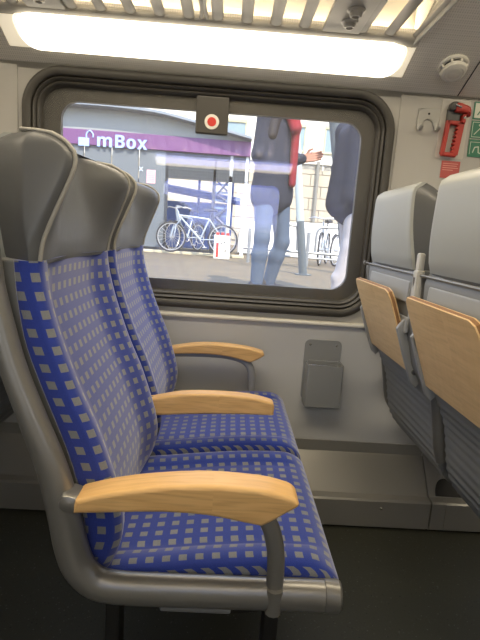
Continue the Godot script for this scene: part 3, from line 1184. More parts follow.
func build_wall_items() -> void:
	var wz := -1.746
	# smoke detector on the slope
	var o := thing("smoke_detector", "round white smoke detector on the grey ceiling slope", "smoke detector", cove(0.678, 0.121))
	var up := Transform3D(Basis(V(1, 0, 0), V(0, -CS, SN), V(0, -SN, -CS)), Vector3.ZERO)
	var g := Geo.new()
	g.lathe([Vector2(0.0, 0), Vector2(0.046, 0.0), Vector2(0.047, 0.004), Vector2(0.045, 0.008), Vector2(0.041, 0.010)], 32, up)
	part("base", g, M.white, o)
	g = Geo.new()
	g.lathe([Vector2(0.036, 0.008), Vector2(0.037, 0.020), Vector2(0.036, 0.0)], 32, up)
	part("grille", g, M.slot, o)
	g = Geo.new()
	g.lathe([Vector2(0.0, 0.018), Vector2(0.039, 0.018), Vector2(0.040, 0.022), Vector2(0.037, 0.030), Vector2(0.028, 0.034), Vector2(0.026, 0.033), Vector2(0.024, 0.0345), Vector2(0.018, 0.0355), Vector2(0.016, 0.0345), Vector2(0.014, 0.036), Vector2(0, 0.0365)], 32, up)
	part("cap", g, M.white, o)
	for k in 8:
		g = Geo.new()
		var a := TAU * (k + 0.3) / 8
		var d := up.basis * V(cos(a), 0, sin(a))
		g.tube([up * V(cos(a) * 0.0385, 0.006, sin(a) * 0.0385), up * V(cos(a) * 0.0385, 0.022, sin(a) * 0.0385)], 0.004, 6, d)
		part("rib", g, M.white, o)
	# coat hook
	o = thing("coat_hook", "small white double coat hook on the wall beside the hammer", "coat hook", V(0.658, 1.475, wz))
	g = Geo.new()
	g.slab(curve2([-0.036, 0.034, 0.036, 0.034, 0.0365, -0.020, 0.022, -0.024, 0.014, -0.008, 0.0, 0.0, -0.014, -0.008, -0.022, -0.024, -0.0365, -0.020, -0.036, 0.034], 3), -0.002, 0.006, 0.003)
	part("plate", g, M.cap, o)
	for s in [-1, 1]:
		g = Geo.new()
		g.tube(curve([V(s * 0.030, -0.010, 0.004), V(s * 0.030, -0.030, 0.008), V(s * 0.030, -0.038, 0.020), V(s * 0.030, -0.030, 0.032), V(s * 0.030, -0.024, 0.034)], 4), Vector2(0.007, 0.004), 10, V(1, 0, 0))
		part("hook", g, M.cap, o)
	g = Geo.new()
	g.lathe([Vector2(0.0, 0.0075), Vector2(0.0035, 0.007), Vector2(0.004, 0.005)], 12, Transform3D(Basis(V(1, 0, 0), V(0, 0, 1), V(0, -1, 0)), V(0, 0.018, 0)))
	part("screw", g, M.slot, o)
	# backing plate with the emergency hammer
	g = Geo.new()
	g.slab(stadium(0.700, 0.800, 1.352, 1.546, 0.006), wz - 0.002, wz + 0.001, 0.001)
	tag(part("backing_plate", g, mat("clear plastic backing", Color(0.80, 0.785, 0.75), 0.25)), "pale plastic backing plate behind the red emergency hammer", "wall plate")
	o = thing("emergency_hammer", "red emergency hammer with dark grey head in its wall holder", "emergency hammer", V(0.744, 1.44, wz))
	g = Geo.new()
	# D-shaped handle with a serrated inner edge
	var hz := 0.006
	var outer := pv([-0.026, 0.030, -0.033, -0.074, -0.028, -0.082, 0.018, -0.084, 0.025, -0.078, 0.037, 0.030])
	var hole := [-0.016, 0.022, -0.022, -0.068, -0.002, -0.069]
	g.slab(pv([-0.026, 0.034, -0.034, -0.074, -0.028, -0.083, -0.020, -0.083, -0.012, 0.034]), hz, hz + 0.017, 0.004)
	g.slab(pv([-0.030, -0.070, -0.030, -0.083, 0.020, -0.085, 0.026, -0.070]), hz, hz + 0.017, 0.004)
	g.slab(pv([-0.026, 0.020, -0.026, 0.034, 0.038, 0.034, 0.036, 0.020]), hz, hz + 0.017, 0.004)
	var teeth := [0.036, 0.030, 0.027, -0.078, 0.016, -0.080]
	for k in 8:
		var y := -0.072 + k * 0.0128
		var x := 0.002 + k * 0.0010
		teeth.append_array([x + 0.006, y, x, y + 0.003, x, y + 0.008, x + 0.006, y + 0.011])
	teeth.append_array([0.012, 0.032])
	g.slab(pv(teeth), hz, hz + 0.017, 0.002, Transform3D.IDENTITY, 1)
	part("handle", g, M.red, o)
	g = Geo.new()
	g.slab(curve2([-0.004, 0.060, 0.030, 0.058, 0.046, 0.048, 0.048, 0.060, 0.045, 0.076, 0.030, 0.084, 0.000, 0.090, -0.006, 0.076, -0.004, 0.060], 3), hz, hz + 0.030, 0.007)
	part("head", g, M.red, o)
	g = Geo.new()
	g.slab(curve2([-0.026, 0.070, -0.022, 0.088, -0.008, 0.094, 0.004, 0.090, 0.002, 0.074, -0.006, 0.066, -0.018, 0.064, -0.026, 0.070], 3), hz, hz + 0.026, 0.007)
	part("grip_cap", g, M.hammer_grey, o)
	g = Geo.new()
	g.slab(stadium(-0.025, 0.018, 0.026, 0.074, 0.005, 3), 0.0, hz + 0.012, 0.004)
	part("holder", g, M.hammer_grey, o)
	g = Geo.new()
	g.tube([V(-0.010, 0.081, 0.034), V(0.010, 0.074, 0.037)], 0.0035, 10, V(0, 0, 1))
	part("tip", g, M.chrome, o)
	g = Geo.new()
	g.slab(stadium(0.024, 0.036, 0.028, 0.056, 0.003, 3), 0.0, hz + 0.021, 0.003)
	part("clip", g, M.red, o)
	g = Geo.new()
	g.lathe([Vector2(0, 0.003), Vector2(0.004, 0.003), Vector2(0.005, 0.0)], 12, Transform3D(Basis(V(1, 0, 0), V(0, 0, 1), V(0, -1, 0)), V(0.030, 0.044, hz + 0.021)))
	part("lead_seal", g, M.chrome, o)
	# green pictogram stickers
	var green := mat("green sticker", Color(0.20, 0.47, 0.36), 0.4)
	var G := Color(0.20, 0.47, 0.36)
	var W := Color(0.82, 0.84, 0.78)
	for k in 3:
		var im := Image.create(96, 96, false, Image.FORMAT_RGB8)
		im.fill(G)
		if k == 0:
			im.fill_rect(Rect2i(8, 8, 80, 80), W)
			line(im, Vector2(26, 70), Vector2(52, 26), 3, G)
			line(im, Vector2(40, 20), Vector2(66, 34), 6, G)
		elif k == 1:
			for e in [[8, 8, 88, 8], [8, 88, 88, 88], [8, 8, 8, 88], [88, 8, 88, 88]]:
				line(im, Vector2(e[0], e[1]), Vector2(e[2], e[3]), 1.2, W)
			line(im, Vector2(22, 74), Vector2(58, 32), 2.5, W)
			line(im, Vector2(46, 22), Vector2(72, 44), 4.5, W)
			line(im, Vector2(60, 60), Vector2(80, 76), 1.5, W)
		else:
			line(im, Vector2(10, 14), Vector2(86, 14), 2.0, W)
			line(im, Vector2(10, 14), Vector2(10, 80), 2.0, W)
			line(im, Vector2(28, 70), Vector2(36, 42), 3, W)
			line(im, Vector2(36, 42), Vector2(56, 38), 3, W)
			line(im, Vector2(56, 38), Vector2(60, 70), 3, W)
			line(im, Vector2(60, 70), Vector2(84, 78), 3, W)
		var y: float = [1.5165, 1.4545, 1.3925][k]
		var s := plate("sticker", V(0.842, y, -1.7445), 0.060, 0.058, sign_mat("green pictogram print", im), green)
		tag(s, ["top green sticker with a pale panel and hammer pictogram", "middle green sticker with a white hammer pictogram", "bottom green sticker with a white window-opening pictogram"][k], "sticker", "green stickers beside the hammer")
	var rim := Image.create(96, 96, false, Image.FORMAT_RGB8)
	rim.fill(Color(0.72, 0.34, 0.31))
	for k in 4:
		line(rim, Vector2(8, 14 + k * 12), Vector2([84, 78, 86, 60][k], 14 + k * 12), 1.6, Color(0.88, 0.66, 0.60))
	tag(plate("sticker", V(0.7595, 1.315, -1.7445), 0.066, 0.058, sign_mat("red notice print", rim), mat("red sticker", Color(0.72, 0.34, 0.31), 0.4)), "small red notice sticker below the emergency hammer", "sticker")
	# litter bin
	o = thing("litter_bin", "grey metal litter bin with tall back plate on the wall under the window", "litter bin", V(0.380, 0.43, -1.74))
	g = Geo.new()
	g.slab(stadium(-0.074, 0.064, 0.012, 0.246, 0.020, 5), 0.0, 0.004, 0.0015)
	part("back_plate", g, M.bin, o)
	for x in [-0.054, 0.044]:
		g = Geo.new()
		g.lathe([Vector2(0, 0.007), Vector2(0.003, 0.006), Vector2(0.004, 0.004)], 10, Transform3D(Basis(V(1, 0, 0), V(0, 0, 1), V(0, -1, 0)), V(x, 0.226, 0)))
		part("rivet", g, M.chrome, o)
	var box := Geo.new()
	# open-topped box: outer and inner walls as one skin
	var rings := []
	for e in [[0.004, 0.0], [0.0, 0.003], [0.0, 0.160], [0.0035, 0.1615], [0.004, 0.158], [0.004, 0.010]]:
		var ring := PackedVector3Array()
		for q in Geo.round_rect(0.066 - e[0], 0.036 - e[0], 0.006, 3):
			ring.append(V(-0.003 + q.x, e[1] + 0.006, 0.041 + q.y))
		rings.append(ring)
	box.loft(rings)
	part("box", box, M.bin, o)
	g = Geo.new()
	var rp := []
	for q in Geo.round_rect(0.0645, 0.0345, 0.006, 2):
		rp.append(V(-0.003 + q.x, 0.167, 0.041 + q.y))
	rp.append(rp[0])
	g.tube(rp, 0.0014, 6, V(0, 1, 0), false)
	part("rim", g, M.chrome, o)
	# emergency window marker: dark box with red disc at the top of the glass
	o = thing("window_marker", "small dark box with white-ringed red disc at the top of the window", "window marker", V(-0.086, 1.42, -1.758))
	g = Geo.new()
	g.slab(stadium(-0.056, 0.056, -0.048, 0.075, 0.006, 3), 0.0, 0.018, 0.004)
	part("box", g, M.rubber, o)
	var xf := Transform3D(Basis(V(1, 0, 0), V(0, 0, 1), V(0, -1, 0)), V(0, -0.008, 0.018))
	g = Geo.new()
	g.lathe([Vector2(0, 0.0014), Vector2(0.024, 0.0014), Vector2(0.025, 0.0)], 28, xf)
	part("ring", g, M.white, o)
	g = Geo.new()
	g.lathe([Vector2(0, 0.0026), Vector2(0.0145, 0.0026), Vector2(0.0155, 0.001)], 28, xf)
	part("disc", g, mat("red marker paint", Color(0.78, 0.20, 0.16), 0.4), o)

# ------------------------------------------------------------------ the station outside
func beam(g: Geo, a: Vector3, b: Vector3, r: float, n := 8) -> void:
	g.tube([a, b], r, n, V(0, 0, 1))

func build_station() -> void:
	var Z := -9.6
	var pf := 0.54
	var anth := mat("grey painted shelter sheet", Color(0.40, 0.425, 0.44), 0.6)
	var dark := mat("dark grey shelter steel", Color(0.22, 0.235, 0.25), 0.5)
	var purple := mat("purple fascia paint", Color(0.42, 0.25, 0.44), 0.5)
	var pale := mat("pale blue lettering", Color(0.62, 0.72, 0.92), 0.5)
	var o := thing("bike_shelter", "grey bicycle parking shelter with curved roof and purple fascia", "bike shelter", V(-1.5, pf, Z))
	var b := V(1.5, -pf, -Z)
	var g := Geo.new()
	# gable between fascia and the curved roof
	var arc := curve2([-4.2, 3.02, -3.37, 3.10, -2.57, 3.125, -1.54, 3.085, -0.79, 2.96, 0.30, 2.745], 4)
	var gable := PackedVector2Array([Vector2(0.30, 2.72), Vector2(-4.2, 2.72)])
	gable.append_array(arc)
	g.slab(gable, Z - 0.05, Z - 0.01, 0.004, Transform3D(Basis.IDENTITY, b), 1)
	part("gable", g, mat("pale grey gable sheet", Color(0.56, 0.58, 0.57), 0.6), o)
	g = Geo.new()
	var roof := PackedVector2Array()
	for q in arc:
		roof.append(q + Vector2(0, 0.05))
	for i in range(arc.size() - 1, -1, -1):
		roof.append(arc[i])
	g.slab(roof, Z - 2.4, Z + 0.25, 0.004, Transform3D(Basis.IDENTITY, b), 1)
	part("roof", g, mat("grey roof sheet", Color(0.50, 0.53, 0.56), 0.5), o)
	g = Geo.new()
	g.box(b + V(-1.95, 2.60, Z), V(4.5, 0.27, 0.08), 0.008)
	var fascia := part("fascia", g, purple, o)
	var tm := TextMesh.new()
	var font := SystemFont.new()
	font.font_names = PackedStringArray(["Droid Sans"])
	font.font_weight = 800
	tm.text = "mBox"
	tm.font = font
	tm.font_size = 64
	tm.pixel_size = 0.0062
	tm.depth = 0.02
	var tx := MeshInstance3D.new()
	tx.name = "lettering"
	tx.mesh = tm
	tx.material_override = pale
	fascia.add_child(tx, true)
	var tb := tm.get_aabb()
	tx.scale = V(0.94 / tb.size.x, 0.235 / tb.size.y, 1)
	tx.position = b + V(-2.13, 2.56, Z + 0.05) - V((tb.position.x + tb.size.x / 2) * tx.scale.x, (tb.position.y + tb.size.y / 2) * tx.scale.y, 0)
	g = Geo.new()
	g.box(b + V(-2.85, 2.51, Z + 0.05), V(0.20, 0.15, 0.02), 0.004)
	g.tube(curve([b + V(-2.80, 2.58, Z + 0.05), b + V(-2.80, 2.66, Z + 0.05), b + V(-2.74, 2.715, Z + 0.05), b + V(-2.68, 2.66, Z + 0.05), b + V(-2.68, 2.60, Z + 0.05)], 4), 0.014, 8, V(0, 0, 1))
	part("padlock_emblem", g, pale, fascia)
	# panels, posts
	g = Geo.new()
	g.box(b + V(-1.56, (0.64 + 2.47) / 2, Z - 0.03), V(0.50, 1.83, 0.05), 0.006)
	part("front_panel", g, anth, o)
	for k in 3:
		g = Geo.new()
		g.box(b + V(-2.08 - k * 0.52, (0.64 + 2.47) / 2, Z - 0.03), V(0.50, 1.83, 0.05), 0.006)
		part("front_panel", g, anth, o)
	g = Geo.new()
	for k in 4:
		var x: float = [-1.29, -0.36, -0.05, 0.25][k]
		g = Geo.new()
		g.box(b + V(x, (pf + 2.47) / 2, Z - 0.05), V(0.07, 2.47 - pf, 0.07), 0.008)
		part("post", g, dark if k < 2 else mat("white shelter post", Color(0.85, 0.87, 0.88), 0.4), o)
	# perforated screen under the fascia
	var screen := triplanar(mat("perforated screen sheet", Color.WHITE, 0.6), V(9, 9, 9))
	screen.albedo_texture = dots_tex(Color(0.27, 0.29, 0.30), Color(0.13, 0.14, 0.15), 0.33)
	g = Geo.new()
	g.box(b + V(-0.50, 2.22, Z - 0.03), V(1.60, 0.50, 0.03), 0.004)
	part("screen", g, screen, o)
	# trellis with diagonal slats at the right end
	for k in 9:
		g = Geo.new()
		var y0 := 0.72 + k * 0.15
		g.box(b + V(-0.205, y0, Z - 0.05), V(0.27, 0.035, 0.03), 0.004)
		part("slat", g, mat("blue grey slat", Color(0.42, 0.50, 0.58), 0.5), o)
	g = Geo.new()
	for e in [[-0.30, 1.98, -0.10, 1.80], [-0.10, 1.98, -0.30, 1.72], [-0.30, 1.72, -0.12, 1.62]]:
		beam(g, b + V(e[0], e[1], Z), b + V(e[2], e[3], Z), 0.022, 6)
	var zig := [[-0.10, 1.47], [-0.30, 1.30], [-0.14, 1.16], [-0.34, 1.02], [-0.12, 0.88], [-0.34, 0.74]]
	for i in zig.size() - 1:
		beam(g, b + V(zig[i][0], zig[i][1], Z), b + V(zig[i + 1][0], zig[i + 1][1], Z), 0.034, 6)
	part("zigzag", g, dark, o)
	for k in 5:
		g = Geo.new()
		g.box(b + V(-3.6 + k * 0.8, 1.12, Z - 2.3), V(0.76, 1.10, 0.03), 0.005)
		part("back_panel", g, mat("blue reflection panel", Color(0.30, 0.40, 0.62), 0.4), o)  # blue panels put the blue reflection of the train window into the shelter
	# blue posts and slanted beam imitating the window reflection, then the kerb
	g = Geo.new()
	for k in 6:
		beam(g, b + V(-4.0 + k * 0.8, pf, Z - 2.3), b + V(-4.0 + k * 0.8, 2.75, Z - 2.3), 0.03)
	beam(g, b + V(-4.1, 2.25, Z - 2.2), b + V(0.2, 1.75, Z - 2.2), 0.09)
	part("back_posts", g, mat("blue reflection posts", Color(0.16, 0.27, 0.50), 0.5), o)
	g = Geo.new()
	g.box(b + V(-2.0, pf + 0.02, Z + 0.02), V(4.6, 0.06, 0.12), 0.01)
	part("kerb", g, mat("pale kerb stone", Color(0.78, 0.74, 0.62), 0.8), o)
	# paper notices on the panel
	for e in [[-1.58, 1.97, 0.17, 0.25, Color(0.82, 0.66, 0.68), "pale pink notice on the grey shelter panel"], [-1.775, 2.10, 0.09, 0.10, Color(0.80, 0.83, 0.86), "small white cross sign on the grey shelter panel"]]:
		var im := Image.create(64, 96, false, Image.FORMAT_RGB8)
		im.fill(e[4])
		if e[2] > 0.1:
			for k in 6:
				line(im, Vector2(8, 14 + k * 13), Vector2(54, 14 + k * 13), 2, Color(0.72, 0.48, 0.52))
			tag(plate("notice", V(e[0], e[1], Z + 0.0), e[2], e[3], sign_mat("pink notice print", im), pale), e[5], "notice")
		else:
			im.fill(Color(0.40, 0.425, 0.44))
			line(im, Vector2(10, 14), Vector2(54, 82), 6, e[4])
			line(im, Vector2(54, 14), Vector2(10, 82), 6, e[4])
			tag(plate("notice", V(e[0], e[1], Z + 0.0), e[2], e[3], sign_mat("cross print", im), anth), e[5], "notice")
	build_bikes(pf)
	# red-topped white barrier block
	o = thing("barrier_block", "white barrier block with red top in front of the shelter", "barrier", V(-0.125, pf, -8.85))
	g = Geo.new()
	g.slab(curve2([-0.145, 0.0, -0.15, 0.40, -0.11, 0.42, 0.12, 0.42, 0.14, 0.38, 0.145, 0.0], 2), -0.10, 0.10, 0.012)
	part("body", g, M.white, o)
	for x in [-0.09, 0.0, 0.09]:
		g = Geo.new()
		g.box(V(x, 0.445, 0), V(0.06, 0.06, 0.12), 0.012)
		part("knob", g, M.red, o)
	g = Geo.new()
	g.box(V(-0.085, 0.16, 0.101), V(0.045, 0.26, 0.004), 0.001)
	part("stripe", g, M.red, o)
	g = Geo.new()
	for e in [[0.04, 0.30], [0.06, 0.15], [-0.02, 0.28]]:
		g.box(V(e[0], e[1], 0.100), V(0.02, 0.035, 0.006), 0.002)
	part("slot", g, M.slot, o)
	# low white wall with a rounded end
	g = Geo.new()
	g.slab(curve2([0.20, 0.56, 0.19, 0.80, 0.22, 1.06, 0.34, 1.25, 0.60, 1.31, 2.0, 1.36, 6.0, 1.42, 6.0, 0.56], 4), -11.6, -11.2, 0.05)
	tag(part("parapet", g, mat("sunlit white render", Color(0.90, 0.89, 0.86), 0.8)), "low white rounded wall behind the bicycle railing", "low wall")
	# bicycle railing
	var rail_m := mat("galvanised rail", Color(0.55, 0.56, 0.56), 0.4, 0.4)
	o = thing("railing", "low galvanised steel railing along the platform behind the woman", "railing", V(1.3, pf, -8.3))
	b = V(-1.3, -pf, 8.3)
	g = Geo.new()
	beam(g, b + V(0.24, 0.79, -8.3), b + V(4.2, 0.74, -8.3), 0.024)
	beam(g, b + V(0.24, 0.70, -8.3), b + V(4.2, 0.655, -8.3), 0.018)
	part("rail", g, rail_m, o)
	for x in [0.34, 1.35, 2.35, 3.35]:
		g = Geo.new()
		beam(g, b + V(x, pf, -8.3), b + V(x + 0.0, 1.12, -8.3), 0.03)
		part("post", g, rail_m, o)
	for x in [0.55, 1.55, 2.55]:
		g = Geo.new()
		g.tube(curve([b + V(x - 0.06, 0.76, -8.35), b + V(x - 0.06, 1.10, -8.35), b + V(x, 1.20, -8.35), b + V(x + 0.12, 1.22, -8.35), b + V(x + 0.5, 1.22, -8.35), b + V(x + 0.60, 1.15, -8.35), b + V(x + 0.62, 0.76, -8.35)], 3), 0.02, 8, V(0, 0, 1))
		part("hoop", g, rail_m, o)
	# leaning lamp poles
	var steel := mat("grey lamp pole paint", Color(0.33, 0.36, 0.37), 0.45)
	o = thing("lamp_pole", "slim leaning pole, pale above and grey below, beside the woman", "pole", V(1.01, pf, -6.4))
	g = Geo.new()
	g.tube([V(0, 0, 0), V(-0.10, 0.70, 0)], [0.056, 0.052], 18, V(0, 0, 1))
	g.tube([V(0, 0.0, 0), V(0, 0.015, 0)], 0.11, 18, V(0, 0, 1))
	part("base", g, steel, o)
	g = Geo.new()
	g.tube([V(-0.10, 0.70, 0), V(-0.40, 2.9, 0)], [0.050, 0.046], 18, V(0, 0, 1))
	part("shaft", g, mat("pale pole paint", Color(0.66, 0.70, 0.69), 0.4), o)
	o = thing("lamp_pole", "thick grey leaning pole behind the person in the dark coat", "pole", V(1.76, pf, -7.0))
	g = Geo.new()
	g.tube([V(0, 0, 0), V(-0.55, 2.9, 0)], [0.083, 0.098], 20, V(0, 0, 1))
	part("shaft", g, steel, o)
	g = Geo.new()
	g.tube([V(0, 0.0, 0), V(0, 0.02, 0)], 0.14, 20, V(0, 0, 1))
	part("base_plate", g, steel, o)
	build_houses()

func build_bikes(pf: float) -> void:
	var src := make_bike(mat("pale bicycle frame paint", Color(0.66, 0.70, 0.74), 0.35, 0.2))
	src.position = V(-0.62, pf + 0.04, -9.28)
	tag(src, "pale bicycle parked side-on at the front of the shelter", "bicycle", "parked bicycles")
	var c := copy_of(src, "bicycle standing end-on behind the pale one in the shelter", V(-0.28, 0, -0.75))
	c.rotation.y = 1.1
	c = copy_of(src, "bicycle parked at the railing in front of the white wall", V(2.42, -0.04, 0.10))
	c.rotation.y = 1.25
	c = copy_of(src, "second bicycle at the railing, nearer the thick grey pole", V(2.85, -0.04, 0.0))
	c.rotation.y = 1.0

func make_bike(paint: Material) -> Node3D:
	var o := thing("bicycle", "", "")
	var tyre := mat("grey tyre rubber", Color(0.20, 0.20, 0.20), 0.7)
	var alu := mat("bicycle aluminium", Color(0.78, 0.78, 0.78), 0.3, 0.6)
	var r := 0.29
	for x in [-0.49, 0.49]:
		var g := Geo.new()
		g.torus(V(x, r, 0), Basis.IDENTITY, r - 0.016, 0.016, 36, 8)
		var w := part("wheel", g, tyre, o)
		g = Geo.new()
		g.torus(V(x, r, 0), Basis.IDENTITY, r - 0.038, 0.010, 36, 6)
		part("rim", g, alu, w)
		g = Geo.new()
		for k in 18:
			var a := TAU * k / 18
			g.tube([V(x, r, 0.02 if k % 2 else -0.02), V(x + cos(a) * (r - 0.04), r + sin(a) * (r - 0.04), 0)], 0.0025, 4, V(0, 0, 1))
		g.tube([V(x, r, -0.04), V(x, r, 0.04)], 0.02, 10, V(0, 1, 0))
		part("spokes", g, alu, w)
		g = Geo.new()
		var arc := []
		for k in 11:
			var a := lerpf(0.3, 2.5, k / 10.0)
			arc.append(V(x + cos(a) * (r + 0.02), r + sin(a) * (r + 0.02), 0))
		g.tube(arc, Vector2(0.02, 0.003), 8, V(0, 0, 1))
		part("mudguard", g, tyre, w)
	var f := Geo.new()
	var bb := V(0.06, 0.27, 0)
	var head := V(-0.36, 0.70, 0)
	var seat := V(0.22, 0.66, 0)
	for e in [[bb, head, 0.018], [bb, seat, 0.016], [head + V(0.0, 0.0, 0), seat, 0.015], [seat, V(0.49, r, 0.04), 0.010], [bb, V(0.49, r, 0.04), 0.010], [seat, V(0.49, r, -0.04), 0.010], [bb, V(0.49, r, -0.04), 0.010], [head + V(-0.03, 0.08, 0), head + V(0.03, -0.10, 0), 0.020]]:
		beam(f, e[0], e[1], e[2])
	part("frame", f, paint, o)
	f = Geo.new()
	for s in [-1, 1]:
		f.tube([head + V(0.03, -0.10, s * 0.03), V(-0.45, 0.45, s * 0.035), V(-0.49, r, s * 0.04)], 0.011, 8, V(0, 0, 1))
	part("fork", f, paint, o)
	f = Geo.new()
	f.tube(curve([V(-0.28, 0.84, -0.28), V(-0.38, 0.86, -0.18), V(-0.42, 0.84, 0), V(-0.38, 0.86, 0.18), V(-0.28, 0.84, 0.28)], 4), 0.011, 8, V(1, 0, 0))
	beam(f, V(-0.42, 0.84, 0), head, 0.013)
	part("handlebar", f, alu, o)
	f = Geo.new()
	f.slab(curve2([0.11, -0.02, 0.20, -0.035, 0.32, -0.075, 0.36, -0.06, 0.36, 0.06, 0.32, 0.075, 0.20, 0.035, 0.11, 0.02, 0.11, -0.02], 2), 0.0, 0.05, 0.015, Transform3D(Basis(V(1, 0, 0), V(0, 0, -1), V(0, 1, 0)), V(0, 0.80, 0)))
	f.tube([V(0.245, 0.80, 0), seat], 0.012, 8, V(0, 0, 1))
	part("saddle", f, tyre, o)
	f = Geo.new()
	f.torus(bb, Basis.IDENTITY, 0.075, 0.008, 24, 6)
	beam(f, bb + V(0, 0, 0.05), bb + V(0.10, -0.13, 0.05), 0.010)
	beam(f, bb + V(0, 0, -0.05), bb + V(-0.10, 0.13, -0.05), 0.010)
	f.box(bb + V(0.10, -0.14, 0.09), V(0.08, 0.02, 0.08), 0.006)
	f.box(bb + V(-0.10, 0.14, -0.09), V(0.08, 0.02, 0.08), 0.006)
	part("crank", f, alu, o)
	return o

func build_houses() -> void:
	var cream := mat("cream building render", Color(0.88, 0.86, 0.80), 0.85)
	var stone := mat("beige stone cladding", Color(0.70, 0.66, 0.58), 0.85)
	var frame := mat("yellow grey window frame", Color(0.72, 0.70, 0.56), 0.5)
	var glass := mat("dark grey green window glass", Color(0.50, 0.58, 0.60), 0.15, 0.0, 0.6)
	var o := thing("building", "white sunlit building with beige stone base beyond the railing", "building", V(4.0, 0.4, -18.0))
	var g := Geo.new()
	g.box(V(3.0, 6.0, -2.0), V(30.0, 6.0, 4.0), 0.02)
	part("upper_wall", g, cream, o)
	g = Geo.new()
	g.box(V(3.0, 1.5, -2.05), V(30.0, 3.4, 4.0), 0.02)
	var base := part("stone_base", g, stone, o)
	var tile := Geo.new()
	tile.box(Vector3.ZERO, V(0.78, 0.40, 0.06), 0.012)
	var tmesh := tile.mesh()
	for r in 7:
		for k in 11:
			var q := part("stone_panel", tmesh, stone, base)
			q.position = V(-5.2 + k * 0.80 + (0.4 if r % 2 else 0.0), 0.55 + r * 0.42, -0.03)
	g = Geo.new()
	g.box(V(-0.2, 3.28, -0.02), V(8.5, 0.14, 0.14), 0.01)
	part("ledge", g, cream, o)
	for k in 9:
		var x := -8.6 + k * 2.12
		g = Geo.new()
		g.box(V(x, 4.50, 0.0), V(1.45, 0.12, 0.10), 0.01)
		g.box(V(x, 3.62, 0.0), V(1.45, 0.06, 0.14), 0.01)
		for s in [-0.70, 0.0, 0.70]:
			g.box(V(x + s, 4.05, 0.0), V(0.06, 0.90, 0.06), 0.01)
		var w := part("window", g, frame, o)
		for s in [-0.35, 0.35]:
			g = Geo.new()
			g.box(V(x + s, 4.05, -0.005), V(0.66, 0.86, 0.02))
			part("pane", g, glass, w)
	g = Geo.new()
	beam(g, V(-0.98, 0.1, 0.10), V(-0.98, 3.3, 0.10), 0.06)
	part("drainpipe", g, mat("grey drainpipe", Color(0.50, 0.49, 0.45), 0.5), o)
	# the other side of the line, mirrored in the glass: a blue canopy on posts
	var blue := mat("blue canopy steel", Color(0.10, 0.20, 0.45), 0.5)
	o = thing("platform_canopy", "blue steel platform canopy across the tracks, mirrored in the window", "canopy", V(0, -0.9, 9.0))
	g = Geo.new()
	g.box(V(0, 5.6, 0), V(30, 0.25, 3.0), 0.03, Basis(Vector3.RIGHT, 0.10))
	part("roof", g, blue, o)
	for k in 7:
		g = Geo.new()
		beam(g, V(-9 + k * 3.0, 0.8, 0), V(-9 + k * 3.0, 5.5, 0), 0.10, 12)
		part("post", g, blue, o)
	g = Geo.new()
	g.box(V(0, 0.4, 0), V(40, 0.8, 4.0), 0.02)
	part("platform_slab", g, mat("grey platform slab", Color(0.55, 0.54, 0.52), 0.8), o)

